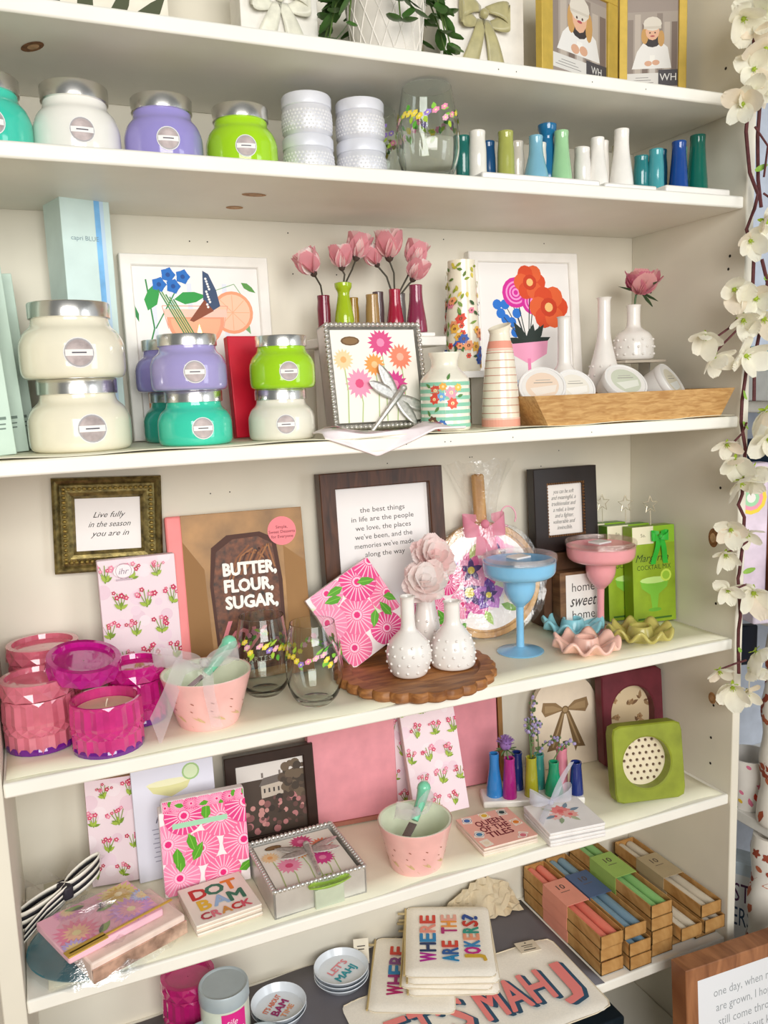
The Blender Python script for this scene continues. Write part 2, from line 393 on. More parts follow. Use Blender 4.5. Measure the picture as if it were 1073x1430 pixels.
def stemless(x, y, z, H, R, label, seed=0):
    t = T('stemless_glass', label, 'glass', (x, y, z), group='stemless glasses with painted flowers')
    o = smoothprof([(R*.55, 0), (R*.80, H*.10), (R*.97, H*.28), (R, H*.42), (R*.95, H*.65), (R*.84, H*.88), (R*.78, H)], 5)
    i = smoothprof([(R*.755, H), (R*.81, H*.88), (R*.92, H*.65), (R*.965, H*.42), (R*.93, H*.28), (R*.74, H*.12), (R*.45, H*.045)], 5)
    MB().lathe([(0, 0)] + o + i + [(0, H*.04)], 48).build('bowl', GLASS, t)
    d = Deco(wrap(prof_r(o), 0)); r = random.Random(seed + 5); n = 30
    for k in range(n):
        u = 2*pi*R*k/n; v = H*(.64 + .06*sin(k*1.3)); d.leaf(u, v, R*.26, R*.13, r.uniform(0, 6), r.choice(('#5fae3c', '#86c441', '#a7c93a')))
        d.flower(u + R*.06, v + r.uniform(-.05, .09)*H, R*.12, 6, r.choice(('#f3b3c8', '#f6e04a', '#9b7fd0', '#f08fb2', '#e8d63c')), '#f7e7a0', .9)
    d.build('painted_flower_band', t)
    return t
def budvase(set_, x, y, z, h, r0, r1, col, tilt=0, pinch=False):
    """one narrow vase of a set: flaring foot, slim neck"""
    P = [(r0*.97, 0), (r0, h*.04), (r0*.92, h*.25), (r1*1.12, h*.62), (r1, h*.85), (r1*1.04, h*.985), (r1*.92, h), (r1*.74, h*.985), (r1*.62, h*.7), (0, h*.66)]
    if pinch: P = [(r0*.8, 0), (r0, h*.08), (r0*1.0, h*.3), (r1*.95, h*.66), (r1*.86, h*.8), (r1*1.2, h*.9), (r1*1.25, h*.985), (r1, h), (r1*.8, h*.985), (0, h*.7)]
    m = MB(); m.lathe([(0, 0)] + smoothprof(P[:-3], 3) + P[-3:], 20)
    m.build('bud_vase', M(col, .1, coat=.6, var=.05, scale=25), set_, (x, y, z), (0, tilt, 0))
def sprout(set_, x, y, z, pts, kind, col):
    pass
def frame(name, label, w, h, bar, dep, fm, pm, place, cat='picture frame', deco=None, inset=.006, lip=None, group=None, profile=None):
    t = T(name, label, cat, group=group, **place)
    mb = MB(); x, i = w/2, w/2 - bar; pf = profile or [(0, dep), (0, .0015), (.0015, 0), (bar - .002, 0), (bar, .002), (bar, dep)]
    ring = []
    for q, yy in pf: ring.append([(-x+q, yy, q), (x-q, yy, q), (x-q, yy, h-q), (-x+q, yy, h-q)])
    for a, b in zip(ring[:-1], ring[1:]):
        for k in range(4):
            k2 = (k+1) % 4; mb.face([a[k], a[k2], b[k2], b[k]])
    a, b = ring[0], ring[-1]
    for k in range(4): mb.face([a[(k+1) % 4], a[k], b[k], b[(k+1) % 4]])
    mb.build('frame_bars', fm, t, smooth=False)
    pr = MB().box((0, inset + .002, h/2), (w - 2*bar + .004, .004, h - 2*bar + .004)).build('print', pm, t)
    if deco:
        d = Deco(front(inset), clip=(-i, i, bar, h - bar)); deco(d, i, bar, h - bar); d.build('artwork', pr)
    return t
def petal(mb, c, R, a, tilt, curl=.35, w=.55, m=0, nu=6, nv=5):
    """cupped petal growing from c outwards in direction a (about z), lifted by tilt"""
    def fn(u, v):
        s = (u - .5) * 2; half = w * R * (sin(pi * min(1, v * .86 + .08)) ** .7) * .5
        L = R * v; x = s * half; y = L * cos(tilt) ; z = L * sin(tilt) + curl * R * (v ** 2) * .5 - .18 * R * (1 - s * s) * sin(pi * v) * .6 + .03 * R * sin(9 * s + 5 * v)
        return (c[0] + y * cos(a) - x * sin(a), c[1] + y * sin(a) + x * cos(a), c[2] + z)
    return mb.grid(fn, nu, nv, m)
def blossom_mesh(R, n=5, layers=1, seed=0, m=0):
    mb = MB(); r = random.Random(seed)
    for l in range(layers):
        for k in range(n):
            petal(mb, (0, 0, l*.08*R), R*(1 - .22*l), 2*pi*k/n + l*.5 + r.uniform(-.15, .15), .15 + .42*l + r.uniform(-.1, .2), r.uniform(.1, .6), .85, m)
    return mb
def align(v):
    return Vector(v).to_track_quat('Z', 'Y').to_euler()

# ------------------------------------------------------------------ top shelf
GOLD = M('#cfb050', .5, .25, var=.06, scale=50)
def person_photo(d, i, a, b):
    d.rect(0, (a+b)/2, 2*i, b-a, '#a89c92')
    for k in range(7): d.rect(-i + (k+.5)*2*i/7, (a+b)/2 + .01*sin(k*2), 2*i/9, (b-a)*.8, ('#8f8279', '#bdb1a5', '#7c6c63', '#c9c2bb')[k % 4])
    H = b - a; c = a + H*.02
    d.poly([(-i*.8, c + H*.22), (i*.75, c + H*.22), (i*.6, c + H*.50), (i*.2, c + H*.62), (-i*.25, c + H*.62), (-i*.6, c + H*.45)], '#e9e6e2')
    d.disc(0, c + H*.60, i*.34, '#3b3536', i*.26); d.disc(-i*.30, c + H*.66, i*.14, '#c79a5d', i*.3); d.disc(i*.34, c + H*.62, i*.13, '#c79a5d', i*.3)
    d.disc(0, c + H*.72, i*.27, '#e3b394', i*.33); d.disc(0, c + H*.82, i*.36, '#ddd5c8', i*.26); d.rect(0, c + H*.77, i*.68, H*.035, '#cfc6b8'); d.disc(-i*.1, c + H*.70, i*.03, '#4a322a'); d.disc(i*.1, c + H*.70, i*.03, '#4a322a'); d.disc(0, c + H*.655, i*.09, '#b4525a', i*.03)
    d.rect(0, c + H*.33, i*.2, H*.14, '#f2efe9'); d.disc(-i*.16, c + H*.29, i*.15, '#d9a98c', i*.1); d.disc(i*.14, c + H*.30, i*.15, '#d9a98c', i*.1)
    d.rect(0, a + H*.09, 2*i, H*.18, '#dedbd6'); d.rect(i*.62, a + H*.11, i*.76, H*.22, '#4d4a4e'); d.text(i*.62, a + H*.12, 'WH', H*.14, '#e8e6e2')
    for k in range(3): d.rect(-i*.4, a + H*(.05 + .035*k), i*(.9 - .2*k), H*.008, '#8d8a88')
g = T('double_photo_frame', 'gold hinged double photo frame with winter portraits', 'picture frame', (1.147, .172, Z1))
for nm, wdt, hh, px, rz in (('frame_leaf', .222, .225, -.112, .30), ('frame_leaf', .125, .225, .0645, -.42)):
    mb = MB(); bar = .030 if px < 0 else .015; dep = .014
    for cx, cz, sx, sz in ((0, bar/2, wdt, bar), (0, hh - bar/2, wdt, bar), (-wdt/2 + bar/2, hh/2, bar, hh - 2*bar), (wdt/2 - bar/2, hh/2, bar, hh - 2*bar)): mb.box((cx, dep/2, cz), (sx, dep, sz))
    lf = mb.build(nm, GOLD, g, (px*cos(rz), px*sin(rz), 0), (0, 0, rz), bevel=.001)
    pr = MB().box((0, .007, hh/2), (wdt - 2*bar + .002, .004, hh - 2*bar + .002)).build('print', M('#b5aaa0', .3), lf)
    d = Deco(front(.005), (-wdt/2 + bar, wdt/2 - bar, bar, hh - bar)); d.rect(0, hh/2, wdt, hh, '#9d9088'); person_photo(d, wdt/2 - bar, .056, .186); pr2 = d.build('photo_print', lf)
for x0, x1, y, h, lab, rib, face in ((.762, .926, .150, .20, 'cream box with an olive satin bow beside the gold photo frames', '#b5ac7c', '#eee8de'), (.425, .548, .150, .17, 'white box with a pale sheer bow left of the potted plant', '#e9e6d3', '#f1ede4')):
    w = x1 - x0; t = T('gift_box', lab, 'box', ((x0 + x1)/2, y, Z1))
    MB().box((0, .03, h/2), (w, .06, h)).build('carton', M(face, .6), t, bevel=.001)
    m = M(rib, .35, sheen=.4, var=.1, scale=60)
    c = h * .62 if x0 > .7 else h*.6; b = MB()
    for s in (-1, 1):
        b.grid(lambda u, v, s=s: (s*(.004 + .043*sin(pi*u)*(1 if u < .5 else .9) + .006*u), -.003 - .012*sin(2*pi*u if u < .5 else pi*u), c + .016*cos(pi*(u))*1.0 + (v - .5)*.03*(.3 + sin(pi*u)) + .01*u), 14, 4)
        b.grid(lambda u, v, s=s: (s*(.004 + .036*u + (v - .5)*.030*(.5 + u)), -.0035 - .004*sin(6*u), c - u*(c - .012) + (.006*abs(v - .5)*2 if u > .99 else 0)), 12, 4)
    b.ball((0, -.006, c + .008), .008, 10)
    b.build('ribbon_bow', m, t, solid=.0008)
t = T('print_board', 'cream board with dark olive leaves at the left end of the top shelf', 'print', (.24, .17, Z1), (-.05, 0, 0))
MB().box((0, .008, .10), (.165, .016, .2)).build('board', M('#ece5d4', .6), t, bevel=.001)
d = Deco(front(0), (-.08, .08, .004, .2))
for k in range(5): d.leaf(-.065 + .028*k, .03 + .012*(k % 2), .09, .022, 1.9 - .4*k, '#4d5238')
d.build('leaf_print', t)
t = T('print_board', 'plain pale board behind the potted plant', 'print', (.662, .24, Z1), (-.05, 0, 0)); MB().box((0, .008, .10), (.17, .016, .2)).build('board', M('#efeadd', .6), t, bevel=.001)
p = T('potted_plant', 'white diamond textured pot with trailing green leaves', 'plant', (.653, .125, Z1))
MB().lathe([(0, 0), (.045, 0), (.050, .01), (.062, .10), (.064, .13), (.060, .132), (.056, .12), (0, .115)], 48).build('pot', M('#e9e2d8', .5, var=.03), p)
b = MB(); rf = prof_r([(.045, 0), (.050, .01), (.062, .10), (.064, .13)])
for s in (-1, 1):
    for k in range(16):
        b.tube([((rf(z) + .0004)*cos(2*pi*k/16 + s*z*7), (rf(z) + .0004)*sin(2*pi*k/16 + s*z*7), z) for z in (.006, .03, .055, .08, .105, .127)], .0011, 5)
b.build('raised_diamond_ribs', M('#f3ede4', .5, var=.02), p)
b = MB(); r = random.Random(4); st = MB()
for k in range(13):
    a = 2*pi*k/13 + r.uniform(-.2, .2); n = 7; pts = []
    for j in range(n + 1):
        u = j/n; q = .035 + .065*u; pts.append((q*cos(a), q*sin(a), .12 + .035*sin(pi*u*.8) - .085*u*u*r.uniform(.8, 1.1)))
    st.tube(pts, .0013, 5)
    for j in range(1, n + 1):
        for s in (-1, 1):
            c = pts[j]; aa = a + s*r.uniform(.6, 1.3)
            petal(b, c, r.uniform(.028, .038), aa, r.uniform(-.9, .1), -.2, .6, nu=3, nv=4)
st.build('stems', M('#55702e', .6), p); b.build('leaves', M('#4b7434', .35, var=.25, scale=20), p)

# ------------------------------------------------------------------ second shelf
jar(.060, .095, Z2, .0575, .099, '#3fc8ae', 'turquoise candle jar at the left end of the second shelf')
jar(.173, .100, Z2, .057, .100, '#eeebe3', 'white candle jar between turquoise and lavender jars, second shelf')
jar(.289, .100, Z2, .0545, .096, '#9a90cf', 'lavender candle jar between white and lime jars, second shelf')
jar(.402, .100, Z2, .0525, .094, '#a5d61e', 'lime green candle jar beside the white scaled tins, second shelf')
for x, nm in ((.505, 'left'), (.592, 'right')):
    tin(x, .10, Z2, .0395, .0605, 'white scale embossed candle tin, bottom of the %s pair on the second shelf' % nm)
    tin(x, .10, Z2 + .0607, .0385, .0595, 'white scale embossed candle tin, top of the %s pair on the second shelf' % nm)
stemless(.692, .066, Z2, .142, .0495, 'clear stemless glass with flower garland, front one on the second shelf', 1)
stemless(.655, .195, Z2, .142, .0485, 'clear stemless glass half hidden behind the front glass, second shelf', 2)
PORC = M('#f1ede6', .2, coat=.4, var=.02)
def slab(t, x0, x1, y0, y1, h):
    y0 = .016; MB().box(((x0+x1)/2, (y0+y1)/2, h/2), (x1-x0, y1-y0, h)).build('base_tray', PORC, t, bevel=.003)
s = T('bud_vase_set', 'row of green, white and blue bud vases on a white base, second shelf', 'vase', (0, 0, Z2), group='bud vase sets on white bases')
slab(s, .76, .985, .06, .125, .012)
for x, y, h, r0, r1, c in ((.773, .10, .087, .013, .0115, '#1d6a62'), (.792, .085, .092, .016, .013, '#ece8de'), (.824, .105, .084, .014, .011, '#174a76'), (.846, .085, .096, .016, .0125, '#a9ad58'), (.880, .105, .088, .013, .0115, '#c9c1b4'), (.905, .085, .094, .022, .0115, '#7fb6cc'), (.928, .107, .090, .013, .011, '#e6e2d8'), (.957, .085, .106, .019, .012, '#9fcf9c')):
    budvase(s, x, y, .012, h - .012, r0, r1, c)
budvase(s, .944, .108, .012, .111, .017, .013, '#1f6f9f', pinch=True)
s = T('bud_vase_set', 'row of all white bud vases on a white base, second shelf', 'vase', (0, 0, Z2), group='bud vase sets on white bases')
slab(s, .995, 1.105, .06, .125, .010)
for x, y, h, r0, r1, c in ((.983+.018, .085, .082, .015, .012, '#efebe4'), (1.015, .108, .090, .014, .0115, '#e2dcd4'), (1.030, .082, .100, .020, .0115, '#f3efe8'), (1.058, .106, .103, .016, .012, '#e9e4dc'), (1.082, .082, .118, .022, .013, '#f5f1ea'), (1.097, .11, .100, .013, .010, '#ded6ac')):
    budvase(s, x, y, .010, h - .010, r0, r1, c)
s = T('bud_vase_set', 'row of teal and navy bud vases at the right end, second shelf', 'vase', (0, 0, Z2), group='bud vase sets on white bases')
slab(s, 1.125, 1.272, .045, .120, .014)
for x, y, h, r0, r1, c in ((1.137, .095, .081, .015, .0125, '#2c7f83'), (1.158, .080, .090, .016, .0125, '#4aa0a8'), (1.184, .10, .096, .015, .0125, '#123c50'), (1.206, .075, .106, .018, .0125, '#1c4a96'), (1.232, .10, .104, .015, .0125, '#8cc2a4'), (1.250, .075, .120, .020, .0135, '#11695a')):
    budvase(s, x, y, .014, h - .014, r0, r1, c)
# ------------------------------------------------------------------ third shelf
MINT = M('#c4d9cb', .5, var=.03)
for k, (x, y, w, h, lab) in enumerate(((.033, .090, .050, .262, 'pale mint carton with small print, front of three at the left end'), (.047, .150, .055, .262, 'pale mint carton, middle of three at the left end'), (.060, .205, .055, .258, 'pale mint carton, rearmost of three at the left end'))):
    t = T('mint_carton', lab, 'box', (x, y, z3), (0, -.055, .12), group='mint cartons at the left end of the third shelf')
    MB().box((0, .022, h/2), (w, .044, h)).build('carton', MINT, t, bevel=.001)
    d = Deco(front(0))
    for q, l in ((.05, .03), (.042, .026), (.036, .024)): d.rect(.008, q, l*.7, .002 if q < .05 else .004, '#6f8278')
    d.build('printed_lines', t)
t = T('tall_carton', 'tall pale blue carton with a blue stripe behind the big white jars', 'box', (.184, .205, z3), (0, 0, .30))
MB().box((0, .035, .187), (.076, .07, .374)).build('carton', M('#d3e8e4', .45, var=.03), t, bevel=.001)
d = Deco(front(0)); d.rect(.018, .187, .009, .370, M('#7cbcf2', .4, var=.15)); d.rect(.025, .187, .006, .370, '#c3dcf2'); d.text(-.004, .312, 'capri BLUE', .0095, '#7d97a2'); d.build('printed_stripe', t)
jar(.145, .118, z3, .0705, .101, '#efe8d2', 'large cream candle jar, bottom of the stack at left, third shelf', .22)
jar(.143, .118, z3 + .1015, .0715, .105, '#efe9d4', 'large cream candle jar, top of the stack at left, third shelf', .12)
jar(.305, .095, z3, .0545, .079, '#3fcdae', 'turquoise candle jar, front one under the lavender jar', .2)
jar(.301, .095, z3 + .0795, .0555, .081, '#a79ed2', 'lavender candle jar, front one standing on the turquoise jar', .15)
jar(.300, .212, z3, .0545, .079, '#2f9f8a', 'turquoise candle jar behind the front turquoise jar', .2)
jar(.294, .212, z3 + .0795, .0555, .081, '#9288c4', 'lavender candle jar behind the front lavender jar', .15)
jar(.439, .095, z3, .0515, .077, '#e9e4d4', 'small cream candle jar under the lime jar, third shelf', .12)
jar(.444, .095, z3 + .0775, .0505, .080, '#a3d51f', 'lime green candle jar standing on the small cream jar', .2)
t = T('candle', 'small orange reflection behind the lavender jar, built as a glowing candle', 'candle', (.335, .165, z3 + .0))  # stick and glowing tip are added to imitate an orange reflection in the print glass
MB().lathe([(0, 0), (.011, 0), (.011, .150), (.004, .153), (0, .153)], 20).build('glint_stick', M('#f3c07a', .5), t)
def glint_mat():
    m = bpy.data.materials.new('reflection_glint'); m.use_nodes = True; b = m.node_tree.nodes['Principled BSDF']; b.inputs['Emission Color'].default_value = (1, .62, .2, 1); b.inputs['Emission Strength'].default_value = 4; b.inputs['Base Color'].default_value = (1, .7, .3, 1); return m
MB().lathe([(0, .153), (.004, .160), (.0035, .170), (0, .182)], 12).build('reflection_glint', glint_mat(), t)
def art_cocktail(d, i, a, b):
    H = b - a; G = '#2f8a4a'
    d.rect(0, (a+b)/2, 2*i, H, '#f4f1ee')
    for k in range(5): d.rect(-i*.7 + k*.03, b - H*.3, .008, H*.4, '#e3e6f2')
    d.line([(-i*.75, a + H*.3), (-i*.86, a + H*.45), (-i*.72, a + H*.62), (-i*.80, b - H*.08)], .0025, G); d.line([(-i*.7, a + H*.62), (-i*.35, b - H*.15)], .002, G)
    d.leaf(-i*.8, b - H*.27, .05, .022, 1.2, '#2f9e48'); d.leaf(-i*.38, b - H*.2, .055, .02, .12, '#2f9e48'); d.leaf(-i*.95, b - H*.34, .04, .010, 1.9, G)
    for x, y in ((-.45, .05), (-.6, .11), (-.38, .12), (-.22, .06)): d.flower(i*x, b - H*y, .013, 5, '#1e6fc4', '#124a94', 1.0)
    d.leaf(i*.72, b - H*.09, .03, .010, -.6, '#5d9a4a'); d.leaf(i*.68, b - H*.30, .035, .012, -1.1, '#7fae76'); d.line([(i*.3, b - H*.14), (i*.6, b - H*.1), (i*.85, b - H*.25)], .0012, '#7fae76')
    c = a + H*.64
    d.disc(i*.55, c + H*.08, i*.34, '#f5a27a', n=24); d.disc(i*.55, c + H*.08, i*.29, '#fbc9aa', n=24)
    for k in range(8): d.line([(i*.55, c + H*.08), (i*.55 + i*.28*cos(k*.785), c + H*.08 + i*.28*sin(k*.785))], .0012, '#f7b28c')
    d.line([(-i*.58, c + H*.12), (i*.47, c + H*.12)], .0012, '#eaa08a'); d.line([(-i*.58, c + H*.12), (-i*.5, c - H*.02)], .0012, '#eaa08a'); d.line([(i*.47, c + H*.12), (i*.38, c - H*.02)], .0012, '#eaa08a')
    d.poly([(-i*.55, c + H*.10), (i*.45, c + H*.10), (i*.45, c + H*.05), (-i*.55, c + H*.05)], '#f9cbb9')
    d.poly([(i*.46*cos(q) - i*.06, c + H*.05 + H*.2*sin(q)) for q in (-pi*k/14 for k in range(15))], '#f8a07f')
    d.poly([(i*.40*cos(q) - i*.06, c + H*.04 + H*.16*sin(q)) for q in (-pi*k/14 for k in range(15))], '#fbb48f')
    for k in range(5): d.line([(-i*.62 + k*.006, c + H*.22 - k*.004), (-i*.25 + k*.004, c - H*.06)], .0022, ('#3f8a4a', '#6fa25a')[k % 2])
    d.poly([(i*.10, b - H*.02), (i*.19, b - H*.04), (i*.30, b - H*.14), (i*.35, b - H*.24), (i*.22, b - H*.27), (i*.08, b - H*.20)], '#3a4f70'); d.poly([(i*.10, b - H*.2), (i*.24, b - H*.27), (-i*.10, b - H*.34), (-i*.16, b - H*.33)], '#8d4a30')
    for k in range(12): d.disc(i*(.14 + .012*(k % 5)), b - H*(.07 + .016*k), .0022, '#f6f2ee', n=6)
    for x, y in ((-.82, .42), (-.62, .43), (-.8, .34)): d.flower(i*x, a + H*y, .012, 7, '#d79ad0', '#c276bc', .9)
    d.poly([(-i*.9, a + H*.02), (-i*.3, a + H*.02), (-i*.3, a + H*.24), (-i*.9, a + H*.24)], '#f0a26a'); d.rect(-i*.6, a + H*.06, i*.6, H*.08, '#ef6f86')
WHITEF = M('#f3efe8', .4, var=.03)
frame('picture_frame', 'white framed print of a citrus cocktail with a butterfly', .249, .304, .019, .02, WHITEF, M('#f4f1ee', .5), lean(.360, .266, z3, .045, .03, .02), deco=art_cocktail)
def art_bouquet(d, i, a, b):
    H = b - a
    d.rect(0, (a+b)/2, 2*i, H, '#f0edea')
    base = (i*.02, a + H*.42)
    for x, y in ((-.62, .72), (-.45, .72), (-.3, .74), (-.2, .66), (-.45, .62), (-.32, .60), (-.25, .53), (-.55, .66)): d.line([base, (i*x, a + H*y)], .0018, '#3b3f46'); d.disc(i*x, a + H*y, .010, '#2274d2')
    for x, y, r in ((-.2, .80, .030), (.18, .74, .026)):
        d.line([base, (i*x, a + H*y)], .002, '#26352c'); d.disc(i*x, a + H*y, r, '#d6249a', n=16)
        for k in (.75, .5, .28): d.ring(i*x, a + H*y, r*k, '#f79ad4', r*.12)
    for x, y, r in ((.12, .87, .034), (.52, .70, .042)):
        d.line([base, (i*x, a + H*y)], .002, '#26352c'); [d.disc(i*x + r*.55*cos(q), a + H*y + r*.55*sin(q), r*.5, ('#d9481e', '#e2602e')[int(q) % 2]) for q in (0, 1.05, 2.1, 3.14, 4.2, 5.24)]; d.disc(i*x, a + H*y, r*.45, '#c93a16'); d.disc(i*x, a + H*y, r*.22, '#f3c27a')
    for an, L in ((2.7, .05), (2.1, .06), (.4, .055), (.9, .06), (1.3, .05)): d.leaf(base[0], base[1], L, .02, an, '#23312b')
    d.poly([(-i*.42, a + H*.45), (i*.46, a + H*.47), (i*.42, a + H*.38), (i*.08, a + H*.32), (-i*.03, a + H*.32), (-i*.35, a + H*.38)], '#f6a7c8'); d.rect(i*.02, a + H*.2, i*.07, H*.3, '#ee86b4'); d.disc(i*.02, a + H*.05, i*.28, '#f6a7c8', H*.02)
    d.rect(-i*.35, a + H*.16, i*.8, H*.03, '#2b3fae'); d.rect(-i*.35, a + H*.13, i*.8, H*.03, '#c763c8'); d.rect(-i*.35, a + H*.19, i*.8, H*.03, '#cfe2f6')
frame('picture_frame', 'white framed print of a bouquet in a pink goblet', .242, .327, .020, .02, WHITEF, M('#f0edea', .5), lean(1.000, .245, z3, .085, -.06, .02), deco=art_bouquet)
t = T('hardback_book', 'red hardback book between the lavender and lime jars', 'book', **lean(.430, .165, z3, .12, .1, .02))
MB().box((0, .010, .082), (.095, .019, .163)).build('cover', M('#c8102e', .35), t, bevel=.0015)
d = Deco(front(.0005), (-.047, .047, .001, .162)); d.rect(.012, .082, .003, .16, '#a00c24'); d.rect(.033, .11, .03, .08, '#eda24e'); d.rect(.033, .06, .03, .09, '#e88fa0'); d.disc(.035, .07, .02, '#f2cf9a'); d.build('cover_print', t)
# framed tray of napkins standing on its edge
def gerberas(d, w, h):
    r = random.Random(2)
    d.rect(0, h/2, w, h, '#f6f1e6')
    for x, y, R, c, c2 in ((.08, .86, .16, '#d94f86', '#f08fb4'), (.30, .70, .15, '#f38a6c', '#f9b59c'), (-.02, .62, .13, '#f3a052', '#f7c890'), (-.22, .42, .17, '#f49ab8', '#e0507e'), (.20, .40, .16, '#d8438e', '#f08fb4'), (-.38, .68, .12, '#f6d2a2', '#f3b070')):
        u, v = x*w, y*h; d.line([(u, v), (u + .02*w, v*.5), (u - .01*w, 0)], .002, '#b7c98a'); d.flower(u, v, R*w, 16, c, c2, .32)
    d.disc(-.28*w, .88*h, .11*w, '#6d4f30', .05*h); d.disc(-.28*w, .88*h, .09*w, '#8a6a44', .036*h)
def dragonfly(parent, loc, rot, s=1.0):
    mb = MB()
    for sx in (-1, 1):
        for an, L in ((.35, .062), (-.25, .056)):
            def fn(u, v, sx=sx, an=an, L=L):
                q = L*v; hw = .010*(sin(pi*min(1, v*.9 + .1)) ** .6)*(2*u - 1); x = q*cos(an) - hw*sin(an); y = q*sin(an) + hw*cos(an); return (sx*x*s, y*s, (.003 + .004*v)*s)
            mb.grid(fn, 4, 8)
    mb.tube([(0, .016*s, .003*s), (0, .006*s, .005*s), (0, -.02*s, .004*s), (0, -.075*s, .002*s)], [.005*s, .006*s, .0045*s, .0028*s], 8); mb.ball((0, .020*s, .004*s), .006*s)
    return mb.build('dragonfly_weight', M('#d6d3ce', .4, .7, var=.15, scale=200), parent, loc, rot, solid=.0012)
def beadbox(label, place, w, d_, h):
    """shallow metal napkin box, origin at the centre of its floor, open side up"""
    t = T('napkin_holder', label, 'napkin holder', group='beaded silver napkin holders', **place)
    mb = MB(); th = .004
    for cx, cy, sx, sy in ((0, -d_/2 + th/2, w, th), (0, d_/2 - th/2, w, th), (-w/2 + th/2, 0, th, d_), (w/2 - th/2, 0, th, d_)): mb.box((cx, cy, h/2), (sx, sy, h))
    mb.box((0, 0, .002), (w, d_, .004)); mb.build('tray_box', M('#dcdad6', .35, .55, var=.06), t, bevel=.0008)
    b = MB(); n = 21
    for k in range(n):
        u = -w/2 + w*(k + .5)/n; v = -d_/2 + d_*(k + .5)/n
        for p in ((u, -d_/2 + .002, h), (u, d_/2 - .002, h), (-w/2 + .002, v, h), (w/2 - .002, v, h)): b.ball(p, .0042, 8)
    b.build('beaded_rim', SILVER, t, kind='stuff')
    nk = MB().box((0, 0, h*.5), (w - .02, d_ - .02, h*.8)).build('napkins', M('#f6f1e6', .8), t, bevel=.001)
    d = Deco(lambda u, v, hh: (u, v - (d_ - .02)/2, h*.9 + hh), (-(w-.02)/2, (w-.02)/2, 0, d_ - .02)); gerberas(d, w - .02, d_ - .02); d.build('napkin_print', nk)
    return t
bb = beadbox('beaded silver napkin holder standing on edge with gerbera napkins, third shelf', dict(loc=(.612, .150, z3 + .0885), rot=(pi/2 - .17, 0, .03)), .172, .172, .036)
dragonfly(bb, (.028, -.038, .036), (0, 0, -.75), 1.0)
# tea towel hanging over the shelf edge
t = T('tea_towel', 'folded pink floral tea towel lying over the shelf edge', 'towel')
def tw(u, v):
    x = .475 + .235*u; tip = max(0, 1 - abs(u - .36)/.42)
    yy = .055 - .075*v; over = tip*.030*max(0, v - .55)/.45
    zz = z3 + .008 + .006*sin(u*9 + v*2)*(1 - v) + .008*sin(u*17)*(.3) * (1 - v)
    if v > .55: yy = .055 - .075*.55 - (v - .55)*.03 - .003; zz -= over*1.25
    return (x, yy - .004*sin(u*13), max(zz, z3 + .0035) if v <= .55 else zz)
tb = MB().grid(tw, 40, 14).build('cloth', M('#f8ecee', .8, var=.06, scale=30), t, solid=.003)
d = Deco(lambda u, v, h: (tw(u, v)[0], tw(u, v)[1] - .0022 - h, tw(u, v)[2] + .0022 + h)); r = random.Random(8)
for k in range(16):
    u, v = r.uniform(.05, .95), r.uniform(.05, .5)
    d.flower(u, v, .05, 6, r.choice(('#e58aa8', '#f2b7c8', '#d9688e')), '#fbe8e4', .8); d.leaf(u, v, .07, .10, r.uniform(0, 6), r.choice(('#5aa056', '#8fbf6a')))
d.build('cloth_print', t)
# riser with coloured bud vases and rose buds
t = T('display_riser', 'white display riser under the coloured bud vases with roses', 'riser', (.650, .205, z3))
MB().box((.0, .0, .152), (.235, .085, .016)).build('riser_top', WHITEF, t, bevel=.002)
for x in (-.085, .055): MB().box((x, .012, .072), (.034, .055, .144)).build('riser_leg', WHITEF, t, bevel=.002)
zr = z3 + .160
s = T('bud_vase_set', 'coloured bud vases holding pink rose buds on the white riser', 'vase', (0, 0, zr), group='bud vase sets on white bases')
MB().box((.650, .20, .004), (.205, .05, .008)).build('base_tray', PORC, s, bevel=.002)
for x, y, h, r0, r1, c, p in ((.556, .205, .072, .0125, .0105, '#7a1f35', 0), (.587, .190, .092, .0165, .012, '#a6bf1e', 1), (.610, .207, .069, .0115, .0095, '#9a7424', 0), (.640, .192, .073, .0135, .0105, '#a98650', 0), (.660, .212, .080, .011, .0095, '#5d4a4c', 0), (.682, .190, .082, .0165, .010, '#a51f3a', 0), (.702, .212, .078, .011, .0095, '#77716e', 0), (.723, .190, .090, .019, .0115, '#8c3350', 0)):
    budvase(s, x, y, .008, h - .008, r0, r1, c, pinch=bool(p))
def rosebud(parent, c, R, dirv, cols, base):
    mb = MB(); r = random.Random(int(c[0]*9999))
    for l in range(3):
        for k in range(3 + l): 
            a = 2*pi*k/(3 + l) + l; petal(mb, (0, 0, 0), R*(2.0 - .1*l), a, 1.18 - .2*l + r.uniform(-.05, .05), .55 + .3*l, 1.15, min(l, len(cols) - 1), 5, 6)
    mb.build('rose_petals', [petal_mat(q) for q in cols], parent, c, align(dirv))
    sp = MB()
    for k in range(5): petal(sp, (0, 0, -.002), R*1.0, 2*pi*k/5, 1.0, .1, .5, 0, 3, 4)
    sp.lathe([(0, -R*.5), (R*.3, -R*.3), (R*.42, 0), (0, R*.1)], 10); sp.build('sepals', M('#4a3a34', .6, var=.2), parent, c, align(dirv))
    st = MB(); st.tube([base, tuple((Vector(base)*.5 + Vector(c)*.5) + Vector((.004, 0, .004))), tuple(Vector(c) - Vector(dirv).normalized()*R*.3)], .0016, 6); st.build('rose_stem', M('#3f3a2c', .6), parent)
PINKS = ('#fff0ec', '#fbd9d8', '#eda4ae')
